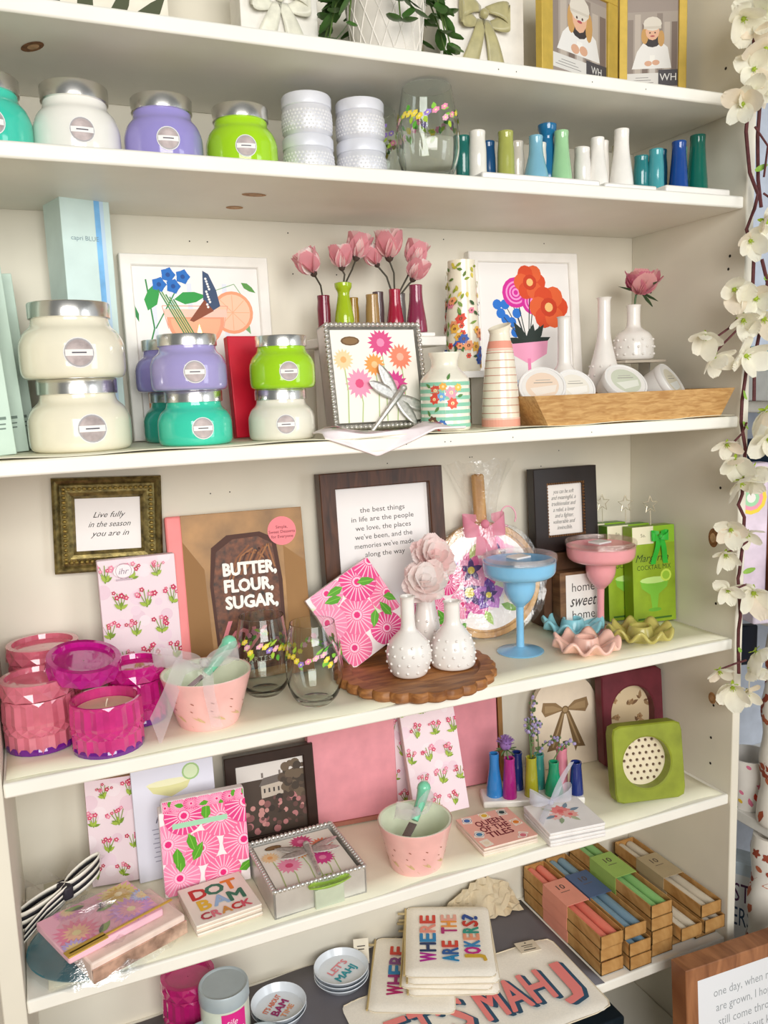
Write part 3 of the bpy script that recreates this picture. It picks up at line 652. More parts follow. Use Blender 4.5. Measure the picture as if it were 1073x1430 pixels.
for c, R, dv, base in (((.535, .19, 1.707 - zr), .0145, (-.45, -.1, .8), (.556, .205, .06)), ((.588, .195, 1.718 - zr), .0135, (-.1, -.1, 1), (.587, .19, .085)), ((.615, .195, 1.735 - zr), .0145, (.25, -.1, 1), (.588, .19, .085)), ((.672, .185, 1.735 - zr), .0165, (-.1, -.2, 1), (.682, .19, .075)), ((.718, .19, 1.725 - zr), .0145, (.35, -.1, 1), (.690, .19, .075)), ((.716, .185, 1.700 - zr), .0135, (.3, -.3, .8), (.695, .19, .075)), ((.655, .20, 1.725 - zr), .012, (-.5, 0, 1), (.68, .195, .075))):
    rosebud(s, c, R*1.15, dv, PINKS, base)
# floral vases
def turned(name, label, x, y, z, prof, seg, mats, ms=None, cat='vase', group=None, deco=None):
    t = T(name, label, cat, (x, y, z), group=group)
    body = MB().lathe(prof, seg, ms=ms).build('vase_body', mats, t)
    return t
t = T('display_riser', 'assumed narrow white riser under the tall floral vase', 'riser', (.822, .190, z3)); MB().box((0, 0, .092), (.075, .06, .012)).build('riser_top', WHITEF, t, bevel=.001)  # assumed riser; whatever really holds the vase up is hidden
for x in (-.028, .028): MB().box((x, 0, .043), (.012, .05, .086)).build('riser_leg', WHITEF, t, bevel=.001)
P = [(.030, 0), (.0325, .004), (.031, .06), (.028, .12), (.0245, .188), (.0245, .195), (.022, .195), (.020, .19), (0, .17)]
t = turned('floral_vase', 'tall narrow cream vase covered with small painted flowers', .815, .190, z3 + .098, [(0, 0)] + P, 36, M('#f0e8d2', .2, coat=.4))
r = random.Random(11); d = Deco(wrap(prof_r(P[:6]), 0))
for k in range(150):
    u, v = r.uniform(0, 2*pi*.029), r.uniform(.01, .19)
    if v > .125: d.leaf(u, v, .011, .005, r.uniform(0, 6), r.choice(('#8a9a2e', '#b7b33a', '#5e7a30', '#d9c64e')))
    elif r.random() < .5: d.flower(u, v, r.uniform(.005, .011), 6, r.choice(('#e0503f', '#f0a070', '#e889a0', '#3f62b0', '#e8b34a')), '#7a4a30', .8)
    else: d.leaf(u, v, .014, .005, r.uniform(0, 6), r.choice(('#4f7a3a', '#7d9a45', '#3c5a34')))
d.build('painted_flowers', t)
R_ = .0405; P = smoothprof([(.037, 0), (R_, .004), (R_, .02), (R_, .075), (.038, .086), (.028, .097), (.0225, .104), (.022, .112), (.026, .124), (.0265, .127)], 4)
rf = prof_r(P); ms = []
PR = [(0, 0)] + P + [(.024, .127), (.020, .110), (0, .1)]
for (r0, a), (r1, b) in zip(PR[:-1], PR[1:]): ms.append(0)
t = turned('floral_vase', 'squat vase with mint stripes and a painted flower bouquet', .712, .068, z3, PR, 44, M('#f3eedd', .2, coat=.4))
d = Deco(wrap(rf, toward(.712, .068)))
for k in range(7):
    v = .006 + .0112*k
    for q in range(44):
        u0, u1 = 2*pi*R_*q/44, 2*pi*R_*(q + 1)/44; d.poly([(u0, v), (u1, v), (u1, v + .006), (u0, v + .006)], '#8fcdb0', .00032)
for u, v, R, c in ((-.016, .066, .010, '#d8513f'), (-.003, .072, .007, '#f3b04a'), (.010, .062, .011, '#f0a0b4'), (-.006, .056, .008, '#7ab2e0'), (.012, .045, .010, '#e8604a'), (-.018, .052, .009, '#e0503f'), (-.022, .016, .010, '#6a4a3a'), (-.006, .012, .008, '#3f72b4'), (-.014, .008, .009, '#d8513f'), (.022, .07, .007, '#e8c65a')):
    d.flower(u, v, R, 7, c, '#f4e6b0', .8)
for u, v, a in ((-.024, .07, 2.5), (.02, .055, .3), (.004, .082, 1.2), (-.01, .04, 4), (-.026, .024, 2)): d.leaf(u, v, .012, .005, a, '#5c8a4a')
d.build('painted_flowers', t)
P = [(.0315, 0), (.0325, .004), (.030, .06), (.0235, .12), (.0185, .145), (.0165, .158)]
t = T('striped_vase', 'tall tapering cream jug vase with coral rings', 'vase', (.818, .068, z3))
mb = MB(); mb.lathe([(0, 0)] + smoothprof(P, 4) + [(.0195, .168), (.0185, .169), (.015, .158), (.012, .13), (0, .12)], 40)
mb.v = [(x, y, z + (.35*x + .1*y)*max(0, (z - .150)/.02)) for x, y, z in mb.v]
mb.build('vase_body', M('#f1e8d3', .22, coat=.4), t)
d = Deco(wrap(prof_r(smoothprof(P, 4)), 0)); rf = prof_r(smoothprof(P, 4))
def vring(v, w, m):
    n = 40; d.h += .000006; h = d.h
    for q in range(n):
        def pt(k, vv): a = 2*pi*k/n; rr = rf(vv) + h; return (rr*cos(a), rr*sin(a), vv)
        d.mb.face([pt(q, v), pt(q + 1, v), pt(q + 1, v + w), pt(q, v + w)], d.mi(m))
for v, w, m in [(.002, .012, '#e8a48f'), (.132, .012, '#ea9c86'), (.0145, .002, '#f2c3b2'), (.128, .003, '#f2c3b2')] + [(.024 + .0125*k, .0012, '#c98d78') for k in range(9)]: vring(v, w, m)
d.build('painted_rings', t)
# hobnail vases
HOB = M('#f4efe9', .25, coat=.4, var=.02)
def hobnail(label, x, y, z, P, rows, group='white hobnail bud vases', start=0):
    t = T('hobnail_vase', label, 'vase', (x, y, z), group=group)
    S = smoothprof(P, 4); rt = S[-1][0]; ht = S[-1][1]
    MB().lathe([(0, 0)] + S + [(rt*.8, ht + .001), (rt*.62, ht - .004), (rt*.6, ht*.7), (0, ht*.68)], 36).build('vase_body', HOB, t)
    rf = prof_r(S); b = MB()
    for j, v in enumerate(rows):
        R = rf(v); n = max(6, int(2*pi*R/.017))
        for k in range(n): a = 2*pi*(k + .5*(j % 2))/n; b.ball((R*cos(a), R*sin(a), v), .0026, 8)
    b.build('hobnail_dots', HOB, t, kind='stuff'); return t
hobnail('white hobnail vase with straight slim neck behind the wooden tray', 1.025, .175, z3, [(.024, 0), (.031, .006), (.0375, .03), (.0385, .052), (.033, .076), (.018, .098), (.0125, .112), (.0118, .16), (.0118, .188), (.014, .194)], (.015, .032, .049, .066, .082))
hobnail('tall white teardrop hobnail vase, middle one behind the wooden tray', 1.122, .180, z3, [(.024, 0), (.032, .006), (.0375, .03), (.036, .055), (.029, .09), (.020, .125), (.013, .16), (.0122, .21), (.0122, .225), (.0145, .231)], (.015, .032, .049, .066, .083, .10))
t = T('display_riser', 'small clear stand under the hobnail vase with the peony', 'riser', (1.198, .185, z3))
MB().box((0, 0, .107), (.10, .075, .005)).build('riser_top', M('#cbbfae', .2), t, bevel=.0008)
for x in (-.045, .045): MB().box((x, .02, .0522), (.004, .03, .1045)).build('riser_leg', M('#e9e3da', .1, trans=.6), t)
tin(1.200, .180, z3, .033, .055, 'white tin standing under the small clear stand')
t = hobnail('white hobnail vase holding a pink peony on the small stand', 1.198, .185, z3 + .1097, [(.030, 0), (.0385, .004), (.0395, .02), (.039, .036), (.032, .052), (.018, .062), (.0135, .07), (.013, .10), (.0145, .108)], (.012, .026, .04))
def peony(parent, c, R, cols, dirv=(0, -.3, 1), seed=1, name='peony_bloom', tl=((6, .25, 1.0), (6, .65, .9), (5, .95, .78), (4, 1.2, .62), (3, 1.4, .45))):
    mb = MB(); r = random.Random(seed)
    for l, (n, til, sc) in enumerate(tl):
        for k in range(n): petal(mb, (0, 0, 0), R*sc*r.uniform(.9, 1.08), 2*pi*k/n + l*.7 + r.uniform(-.2, .2), til + r.uniform(-.12, .12), r.uniform(-.1, .4), 1.0, r.randrange(len(cols)), 6, 5)
    return mb.build(name, [petal_mat(q) for q in cols], parent, c, align(dirv))
peony(t, (.012, -.005, .128), .044, ('#ea94a8', '#d9709a', '#f3b6b6', '#e38aa0'), (.05, -.15, 1), 3, tl=((6, .75, 1.1), (6, .95, 1.1), (5, 1.15, 1.05), (4, 1.3, .95), (3, 1.45, .9)))
lf = MB(); lf.tube([(0, 0, .08), (.004, 0, .12), (.01, -.003, .15)], .002, 6)
for a, ti in ((-.3, -.9), (-1.2, .3), (2.6, .2), (-.6, -.6)): petal(lf, (.012, -.004, .138), .042, a, ti, -.1, .35, 0, 3, 4)
lf.build('peony_leaves', M('#4d6a44', .6, var=.2), t)
# wooden dough tray with tins lying in it
t = T('wooden_tray', 'long light wooden dough tray with flared sides', 'tray', (0, 0, z3))
WD = wood('#b08046', '#cfa468', (5, 26, 26), 7, .5)
b0, b1, t0, t1, hh = (.872, 1.250), (.006, .125), (.838, 1.274), (-.004, .142), .051
def bx(x0, x1, y0, y1, z): return [(x0, y0, z), (x1, y0, z), (x1, y1, z), (x0, y1, z)]
O, I = bx(*b0, *b1, 0), bx(*t0, *t1, hh); th = .009
Oi, Ii = bx(b0[0] + th, b0[1] - th, b1[0] + th, b1[1] - th, .010), bx(t0[0] + th, t0[1] - th, t1[0] + th, t1[1] - th, hh)
mb = MB(); mb.face(O[::-1]); mb.face(Oi)
for k in range(4):
    k2 = (k + 1) % 4; mb.face([O[k], O[k2], I[k2], I[k]]); mb.face([I[k], I[k2], Ii[k2], Ii[k]]); mb.face([Ii[k], Ii[k2], Oi[k2], Oi[k]])
mb.build('tray_body', WD, t, smooth=False)
def lying_tin(label, x, y, z, R, tilt, rz, col, deco):
    t = T('round_tin', label, 'tin', (x, y, z), (tilt, 0, rz), group='round tins lying in the wooden tray')
    H = .040
    MB().lathe([(0, -H), (R*.93, -H), (R*.97, -H + .004), (R*.97, -.012)], 36).build('tin_body', M('#eae7e2', .4, var=.03), t)
    MB().lathe([(R*.98, -.013), (R, -.012), (R, -.002), (R*.97, 0), (R*.9, 0), (R*.88, -.001), (0, -.001)], 36).build('lid', M('#f3f1ee', .35, var=.02), t)
    d = Deco(top(-.0008)); deco(d, R*.86); d.build('lid_print', t); return t
def lidA(c1, c2):
    def f(d, R): d.disc(0, 0, R, '#f2efea', n=28); d.disc(0, 0, R*.8, c1, n=24); d.poly([(-R*.6, -R*.1), (R*.7, R*.05), (R*.6, -R*.35), (-R*.3, -R*.55)], c2); d.line([(-R*.4, R*.2), (R*.5, R*.2)], R*.05, '#a8a39a'); d.line([(-R*.3, R*.35), (R*.4, R*.35)], R*.04, '#b8b3aa')
    return f
lying_tin('round white tin with a peach lid, leftmost in the wooden tray', .912, .082, z3 + .067, .042, .95, -.5, '', lidA('#f3dcc6', '#f6ece0'))
lying_tin('round white tin with a cream lid, second in the wooden tray', .985, .085, z3 + .064, .039, .95, -.15, '', lidA('#efe9dc', '#f8f4ec'))
lying_tin('round white tin with a striped sage lid, third in the wooden tray', 1.098, .085, z3 + .071, .043, .82, -.1, '', lidA('#d3d8c4', '#eceee2'))
lying_tin('round white tin with a pearly lid, rightmost in the wooden tray', 1.205, .080, z3 + .066, .042, 1.0, .5, '', lidA('#e3ddc8', '#f0f2ee'))
# ------------------------------------------------------------------ fourth shelf
# gilt frame hung on the back panel
def art_live(d, i, a, b):
    H = b - a; d.rect(0, (a+b)/2, 2*i, H, '#f4f0ee')
    for k, tx in enumerate(('Live fully', 'in the season', 'you are in')): d.text(.002, b - H*(.32 + .18*k), tx, H*.155, INK, shear=.45, w=(.052, .068, .062)[k])
prof = [(0, .02), (0, .004), (.004, .0), (.008, .002), (.012, .005), (.024, .002), (.030, .004), (.035, .010), (.035, .02)]
GILT = M('#7d6f42', .35, .65, var=.4, scale=90, bump=.35)
t = frame('picture_frame', 'ornate bronze gilt frame with handwritten quote, hung above the floral tissue pack', .174, .158, .035, .02, GILT, M('#f4f0ee', .5), dict(loc=(.182, .277, 1.226), rot=(0, .045, 0)), deco=art_live, inset=.012, profile=prof)
b = MB(); n = 18
for k in range(n):
    for s in (-1, 1):
        b.ball((-.087 + .018 + (.138*k/(n-1)), .0015, .079 + s*.061), .0036, 8, 0, .8)
        if k < 15: b.ball((s*.069, .0015, .024 + .110*k/14), .0036, 8, 0, .8)
b.build('moulded_leaf_band', M('#b09c58', .3, .8, var=.25, scale=120), t, kind='stuff')
# tissue packs
def sprigs(d, w, h, seed, big=.021):
    r = random.Random(seed); d.rect(0, h/2, w, h, '#f3dfe6'); ny = max(3, int(h/.040)); nx = max(2, int(w/.037))
    for j in range(18): d.disc(r.uniform(-w/2, w/2), r.uniform(0, h), r.uniform(.006, .014), r.choice(('#f6e6ec', '#ecd0dc', '#f1d8e4')))
    for j in range(ny):
        for i in range(nx): d.sprig((-.5 + (i + .5 + .25*(1 if j % 2 else -1))/nx)*w, (j + .5)/ny*h, big*r.uniform(.85, 1.1), r)
def pack(name, label, w, h, th, place, art, cat='napkins', group=None, side='#ead8dd', logo=None):
    t = T(name, label, cat, group=group, **place)
    bd = MB().box((0, th/2, h/2), (w, th, h)).build('paper_stack', M(side, .55, var=.05), t, bevel=.002)
    d = Deco(front(0), (-w/2 + .0008, w/2 - .0008, .0008, h - .0008)); art(d, w, h)
    if logo: logo(d, w, h)
    d.build('wrapper_print', t)
    return t
def ihr(d, w, h): d.disc(-.022, h - .02, .017, '#f6ecef', .011); d.ring(-.022, h - .02, .013, '#b79aa6', .0008); d.text(-.022, h - .02, 'ihr', .014, '#8d7f90', shear=.3); d.rect(-.022, h - .034, .026, .0025, '#c8b3be')
pack('tissue_pack', 'pink floral tissue pack leaning under the bronze gilt frame', .125, .238, .022, lean(.221, .232, z4, .06, .0, .022), lambda d, w, h: sprigs(d, w, h, 3), logo=ihr)
# cookbook
t = T('cookbook', 'baking cookbook with a chocolate loaf on its cover and pink spine', 'book', **lean(.402, .215, z4, .17, -.10, .03))
MB().box((0, .014, .147), (.207, .026, .287)).build('pages', M('#efe6d6', .8), t)
cv = MB().box((.0, .001, .148), (.212, .003, .296)).box((0, .028, .148), (.212, .003, .296)).build('cover_boards', M('#a67a44', .45, var=.25, scale=16), t, bevel=.0008)
MB().box((-.118, .0145, .148), (.028, .031, .296)).build('spine', M('#f08a8a', .5, var=.04), t, bevel=.004, seg=3)
d = Deco(front(-.0005), (-.106, .106, .001, .295)); r = random.Random(5)
d.poly([(-.105, .002), (-.066, .002), (-.072, .2), (-.105, .25)], '#946a38'); d.poly([(.066, .002), (.105, .002), (.105, .2), (.068, .23)], '#9a703e')
d.poly([(-.058, .015), (-.065, .17), (-.058, .236), (-.03, .256), (.028, .258), (.055, .244), (.062, .17), (.060, .02)], '#4a2415'); 
d.poly([(-.054, .02), (-.059, .17), (-.050, .228), (-.02, .248), (.024, .250), (.048, .236), (.055, .17), (.053, .02)], M('#6b3a1e', .5, var=.55, scale=90))
for k in range(8): d.line([(-.035 + .008*k, .17 + .005*k), (-.015 + .008*k, .215 + .003*k), (.008 + .006*k, .236 - .006*k)], .003, ('#8a5430', '#a06a40', '#4c2614')[k % 3])
d.disc(.068, .256, .0255, '#f5878f', n=28)
for k, tx in enumerate(('Simple,', 'Sweet Desserts', 'for Everyone')): d.text(.068, .263 - .0085*k, tx, .0075, '#7c2c38', bold=.01)
for k, tx in enumerate(('BUTTER,', 'FLOUR,', 'SUGAR,')): d.text(-.040, .196 - .029*k, tx, .030, '#fbf7ee', w=(.092, .084, .090)[k], bold=.05, align='L')
d.text(-.02, .085, 'Joy', .062, '#f0909a', shear=.4, bold=.01); d.text(.005, .035, 'MARTES', .013, '#f0e6d2', space=1.2); d.build('cover_print', t)
# walnut frame
def art_best(d, i, a, b):
    H = b - a; d.rect(0, (a+b)/2, 2*i, H, '#f3efee')
    for k, tx in enumerate(('the best things', 'in life are the people', 'we love, the places', "we've been, and the", "memories we've made", 'along the way')): d.text(0, .277 - .0168*k, tx, .0135, '#3a3634', w=(.092, .128, .114, .118, .122, .082)[k])
frame('picture_frame', 'large walnut frame with a printed quote about people and places', .250, .350, .030, .028, wood('#321b0f', '#5a3520', (14, 2, 2), 5, .4), M('#f3efee', .5), lean(.677, .235, z4, .075, 0, .028), deco=art_best, inset=.012)
# bright floral napkin packs
def fans(d, w, h, seed, n=9):
    r = random.Random(seed); d.rect(0, h/2, w, h, '#fbf0f0')
    for k in range(8): d.leaf(r.uniform(-w/2, w/2), r.uniform(0, h), .05, .022, r.uniform(0, 6), r.choice(('#bcd98a', '#e4efc8')))
    cells = [(.18, .2), (.68, .16), (.95, .5), (.45, .5), (.08, .62), (.7, .82), (.28, .92), (1.0, .95)]
    for i, j in cells: d.fan((i - .5)*w, j*h, w*.235*r.uniform(.9, 1.1), r.choice(('#e8408a', '#f4709f', '#f88fb6')))
    for k in range(6): 
        u, v, a = r.uniform(-w*.4, w*.4), r.uniform(.1*h, .9*h), r.uniform(0, 6); d.leaf(u, v, w*.24, w*.11, a, '#57a522'); d.line([(u, v), (u + w*.22*cos(a), v + w*.22*sin(a))], .001, '#8ccf4a')
pack('napkin_pack', 'hot pink floral napkin pack tipped on its corner against the walnut frame', .138, .150, .024, dict(loc=(.628, .170, z4 + .041), rot=(-.30, -.50, 0)), lambda d, w, h: fans(d, w, h, 1), side='#f7e9ea')
pack('napkin_pack', 'hot pink floral napkin pack standing behind the peony vase', .115, .150, .022, lean(.775, .232, z4, .1, -.05, .022), lambda d, w, h: fans(d, w, h, 4), side='#f7e9ea')
# scalloped wooden board and its hobnail vases
t = T('scalloped_board', 'round wooden serving board with scalloped edge under the hobnail vases', 'board', (.662, .112, z4))
R = .138
mb = MB(); n = 27
rm = lambda a, j: 1 + .05*abs(sin(a*n/2)) if 0 < j < 5 else 1.0
mb.lathe([(0, 0), (R*.95, 0), (R*.985, .004), (R*.985, .014), (R*.96, .018), (R*.90, .0185), (R*.83, .0185), (R*.80, .0125), (0, .012)], 216, rmod=rm)
mb.build('board_body', wood('#7c4a22', '#b57a42', (2, 9, 9), 7, .5), t)
B1 = [(.024, 0), (.031, .005), (.0375, .024), (.0385, .040), (.034, .058), (.020, .074), (.0128, .084), (.0118, .115), (.0118, .132), (.0142, .138)]
zb = z4 + .0128
hobnail('white round hobnail vase at the front left of the scalloped board', .640, .088, zb, B1, (.012, .027, .042, .056))
hobnail('white flat shouldered hobnail vase at the front right of the scalloped board', .727, .092, zb, [(.028, 0), (.038, .004), (.0395, .020), (.038, .038), (.031, .056), (.019, .072), (.0145, .082), (.0138, .104), (.0138, .112), (.0162, .117)], (.012, .026, .04, .053))
t = hobnail('white teardrop hobnail vase holding two blush peonies', .716, .172, zb, [(.020, 0), (.026, .005), (.0275, .03), (.024, .06), (.018, .09), (.0155, .12), (.016, .125)], (.015, .032, .05, .068))
TLO = ((8, .0, 1.05), (8, .3, 1.0), (7, .6, .9), (5, .9, .75), (4, 1.2, .55))
peony(t, (-.018, -.03, .142), .042, ('#fff3ef', '#ffebe7', '#fff8f6'), (-.15, -1, .75), 5, tl=TLO)
peony(t, (.016, .0, .178), .042, ('#ffe9e6', '#fff2ef', '#ffdfdd'), (.1, -1, .75), 6, tl=TLO)
st = MB(); st.tube([(0, 0, .09), (-.008, -.012, .13), (-.014, -.03, .15)], .002, 6); st.tube([(0, 0, .09), (.008, 0, .14), (.018, 0, .175)], .002, 6); st.build('peony_stems', M('#5a6a3a', .6), t)
# stemless glasses
stemless(.466, .078, z4, .134, .0465, 'clear stemless glass with flower garland, front one beside the scalloped board', 3)
stemless(.404, .160, z4, .134, .0475, 'clear stemless glass with flower garland in front of the cookbook', 4)
# round paddle board wrapped in cellophane
def art_pansy(d, R):
    r = random.Random(9); d.disc(0, 0, R, '#f7f2ee', n=40)
    for k in range(14): 
        a = r.uniform(0, 6.3); q = R*r.uniform(.3, .75); d.disc(q*cos(a), q*sin(a), R*r.uniform(.08, .16), r.choice(('#f7d9e6', '#eaf0cf', '#f3e6f4', '#fdf3d8')))
    def pansy(u, v, S, c1, c2):
        for k in range(5): a = .3 + 2*pi*k/5; d.leaf(u, v, S, S*.85, a, c1 if k % 2 else c2)
        for k in range(5): a = .3 + 2*pi*k/5; d.leaf(u, v, S*.6, S*.3, a, '#4a1670')
        d.disc(u, v, S*.18, '#e8d64a')
    pansy(-R*.34, -R*.22, R*.58, '#8a1d8c', '#d9529c'); pansy(R*.05, -R*.30, R*.34, '#6a2aa0', '#c77ad0'); pansy(-R*.28, R*.22, R*.42, '#e0619c', '#f3a0c4'); pansy(R*.30, R*.5, R*.38, '#f29ac0', '#f7c3d8')
    for u, v, S in ((-.68, .28, .2), (.62, -.35, .16)): d.flower(R*u, R*v, R*S, 6, '#4a54c8', '#8a90e0', .7)
    for u, v, L, a in ((-.3, .45, .4, 1.0), (-.05, -.6, .35, -1.1), (.3, -.5, .4, -.4), (-.6, -.1, .3, 2.4), (.45, .1, .35, .5)): d.leaf(R*u, R*v, R*L, R*.15, a, r.choice(('#a9cc5a', '#7cae3e', '#bcd870')))
    d.flower(-R*.5, -R*.55, R*.2, 5, '#c72e90', '#e8d64a', .7)
t = T('paddle_board', 'round floral paddle board wrapped in cellophane with a pink bow', 'board', **lean(.880, .226, z4, .15, -.20, .016))
R = .114; WDL = wood('#a8763a', '#d8ab6a', (6, 6, 1), 5, .5)
mb = MB(); mb.lathe([(0, .014), (R, .014), (R + .002, .010), (R + .002, .002), (R, -.002), (R*.92, -.002), (R*.90, .0015), (0, .0015)], 64, mat=Matrix.Rotation(-pi/2, 4, 'X').inverted() @ Matrix.Scale(-1, 4, (0, 0, 1)))
mb.v = [(x, y, z + R + .002) for x, y, z in mb.v]
mb.build('board_disc', WDL, t)
d = Deco(lambda u, v, h: (u, .0014 - h, v + R + .002)); art_pansy(d, R*.87); d.build('pansy_print', t)
MB().box((0, .007, 2*R + .045), (.026, .014, .11)).build('board_handle', WDL, t, bevel=.006, seg=3)
b = MB(); r = random.Random(21)
def cel(u, v):
    a = 2*pi*u; z = v; hgt = 2*R + .125
    zz = -.002 + hgt*z
    if z < .62: rad = (R + .010)*sqrt(max(0.02, 1 - ((zz - R)/(R + .014))**2)); dep = .020
    else: q = (z - .62)/.38; rad = .028 + .045*q*q; dep = .018 + .03*q
    wob = 1 + .05*sin(7*a + 9*z) + .04*sin(13*a - 21*z)
    return (rad*cos(a)*wob, .006 + dep*sin(a)*wob + (-.006 if sin(a) < 0 else 0), max(zz + .004*sin(11*a + 3*z), .0015))
b.grid(cel, 48, 26, closeu=True); b.build('cellophane', clear('#ffffff', .10, .22), t)
b = MB()
for s in (-1, 1):
    b.grid(lambda u, v, s=s: (s*(.003 + .040*sin(pi*u*.9)), -.016 - .008*sin(2*pi*u), 2*R - .004 + .018*(u - .4)*1.6 + (v - .5)*.030*(.4 + sin(pi*u))), 12, 4)
    b.grid(lambda u, v, s=s: (s*(.004 + .010*u) + (v - .5)*.022, -.018 - .004*u, 2*R - .006 - .055*u), 8, 3)
b.ball((0, -.022, 2*R), .009)
b.build('pink_bow', sheer('#f9a9c2', .8), t)
b = MB(); b.tube([(.055 + .016*cos(a), -.004, 2*R + .012 + .020*sin(a)) for a in (4.6 - .35*k for k in range(16))], .0016, 6); b.build('curled_ribbon', M('#f2b3c4', .4), t)
# little dark frame standing on an added support block
def art_soft(d, i, a, b):
    H = b - a; d.rect(0, (a+b)/2, 2*i, H, '#efe9e4')
    for k, tx in enumerate(('you can be soft', 'and meaningful, a', 'traditionalist and', 'a rebel, a lover', 'and a fighter,', 'vulnerable and', 'invincible.')): d.text(0, b - H*(.16 + .115*k), tx, .012, INK, shear=.4, w=(.05, .058, .058, .052, .044, .052, .036)[k])
t = T('display_riser', 'small dark block added as support under the little black frame', 'riser', (1.078, .262, z4)); MB().box((0, 0, .077), (.12, .05, .154)).build('block', M('#5a3c28', .6, var=.2), t, bevel=.002)  # added support, mostly hidden, so the little frame does not float
t = frame('picture_frame', 'small black frame with beaded bronze edge and cursive quote', .150, .172, .032, .026, M('#241a17', .4, var=.15), M('#efe9e4', .5), lean(1.078, .238, z4 + .155, .06, -.05, .026), deco=art_soft, inset=.010)
b = MB()
for k in range(17):
    for s in (-1, 1):
        b.ball((-.043 + .086*k/16, .003, .086 + s*.0545), .0032, 6); b.ball((s*.0435, .003, .0345 + .103*k/16), .0032, 6)
b.build('beaded_edge', M('#7a5636', .35, .6, var=.2), t, kind='stuff')
t = T('wood_sign_block', 'small wooden block sign with sweet home lettering', 'sign', (1.082, .195, z4), (-.03, 0, -.10))
MB().box((0, .016, .060), (.100, .032, .120)).build('block', wood('#5f4028', '#8a6440', (2, 2, 8), 5, .6), t, bevel=.0015)
d = Deco(front(0)); d.rect(.003, .060, .080, .108, '#eee8e2'); d.text(.003, .088, 'home', .026, '#4a4442', w=.052); d.text(.003, .060, 'sweet', .034, '#4a4442', shear=.4, w=.062, bold=.006); d.text(.003, .031, 'home', .026, '#4a4442', w=.052); d.build('sign_print', t)
# margarita goblets
def goblet(label, x, y, col):
    t = T('margarita_goblet', label, 'goblet', (x, y, z4), group='lidded margarita goblets')
    P = smoothprof([(.043, 0), (.0435, .002), (.030, .005), (.011, .010), (.0075, .018), (.0072, .080), (.010, .089), (.021, .101), (.0285, .118), (.0305, .136), (.034, .1415), (.056, .145), (.065, .152), (.0675, .162), (.068, .176)], 4)
    MB().lathe([(0, 0)] + P + [(.066, .176), (.0655, .160), (.054, .149), (.03, .146), (0, .144)], 56).build('cup', M(col, .25, coat=.5, var=.03), t)
    MB().lathe([(.0690, .174), (.0705, .177), (.0705, .184), (.0690, .1865), (.0665, .1865), (.0650, .183), (.0640, .1785), (0, .1780)], 56, cap=False).build('lid', clear('#fff4f0', .30, .06), t)
    MB().box((.006, .008, .1802), (.036, .030, .004)).build('lid_slider', M('#f1eeee', .3), t, rot=(0, 0, .2), bevel=.001)
    return t
goblet('sky blue margarita goblet with clear lid in front of the paddle board', .893, .134, '#86c6ec')
goblet('pink margarita goblet with clear lid behind the ruffled dishes', 1.106, .168, '#f3a6ac')
# green cocktail boxes with star picks
for k, (x, y, lab) in enumerate(((1.212, .218, 'lime green cocktail mix box with bow and margarita picture, front of three'), (1.182, .235, 'dark green cocktail mix box, middle of three behind the pink goblet'), (1.150, .252, 'dark green cocktail mix box, rearmost of three behind the pink goblet'))):
    x = (1.235, 1.205, 1.177)[k]; y = (.155, .196, .237)[k]
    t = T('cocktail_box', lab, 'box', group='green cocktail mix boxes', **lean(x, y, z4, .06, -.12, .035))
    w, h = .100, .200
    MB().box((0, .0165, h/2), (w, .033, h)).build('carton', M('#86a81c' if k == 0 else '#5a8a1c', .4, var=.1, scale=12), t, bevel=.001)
    d = Deco(front(0), (-w/2, w/2, 0, h)); 
    d.rect(0, .09, w, .18, M('#93b026', .45, var=.15, scale=20)); d.rect(-.024, h - .018, .05, .036, '#efe9cc'); d.rect(.025, h - .018, .05, .036, '#8fbf2a'); d.text(-.024, h - .018, 'So.', .010, '#5a5230'); 
    d.text(-.004, .135, 'Margarita', .022, '#2f4a14', shear=.35, w=.078); d.text(0, .115, 'COCKTAIL MIX', .014, '#2f4a14', w=.080)
    d.poly([(-.034, .088), (.034, .088), (.030, .072), (.010, .058), (.006, .028), (-.006, .028), (-.010, .058), (-.030, .072)], '#7fc23a'); d.disc(0, .088, .034, '#c8ea8a', .007); d.disc(0, .026, .016, '#6aae30', .004); d.disc(.028, .096, .013, '#cfe85a'); d.disc(.028, .096, .009, '#9ecb3a'); d.rect(0, .008, .08, .004, '#3f6a1c')
    d.build('carton_print', t)
    if k == 0:
        b = MB()
        for s in (-1, 1):
            b.grid(lambda u, v, s=s: (.012 + s*(.002 + .018*sin(pi*u)), -.006 - .004*sin(2*pi*u), .178 + .012*(u - .3) + (v - .5)*.014*(.4 + sin(pi*u))), 10, 3)
            b.grid(lambda u, v, s=s: (.012 + s*(.003 + .012*u) + (v - .5)*.012, -.005 - .003*sin(5*u), .176 - .055*u), 8, 3)
        b.ball((.012, -.008, .179), .005); b.build('green_bow', M('#2fbf3a', .3, sheen=.3), t)
    b = MB(); st = [(0.018*(1 if q % 2 == 0 else .45)*cos(pi/2 + q*pi/5), .018*(1 if q % 2 == 0 else .45)*sin(pi/2 + q*pi/5)) for q in range(11)]
    b.tube([(u, .02, h + .042 + v) for u, v in st], .0013, 6); b.tube([(0, .02, h - .02), (0, .02, h + .030)], .0011, 6); b.build('star_pick', M('#e6dcc4', .25, .3), t, loc=(.008, 0, .0))
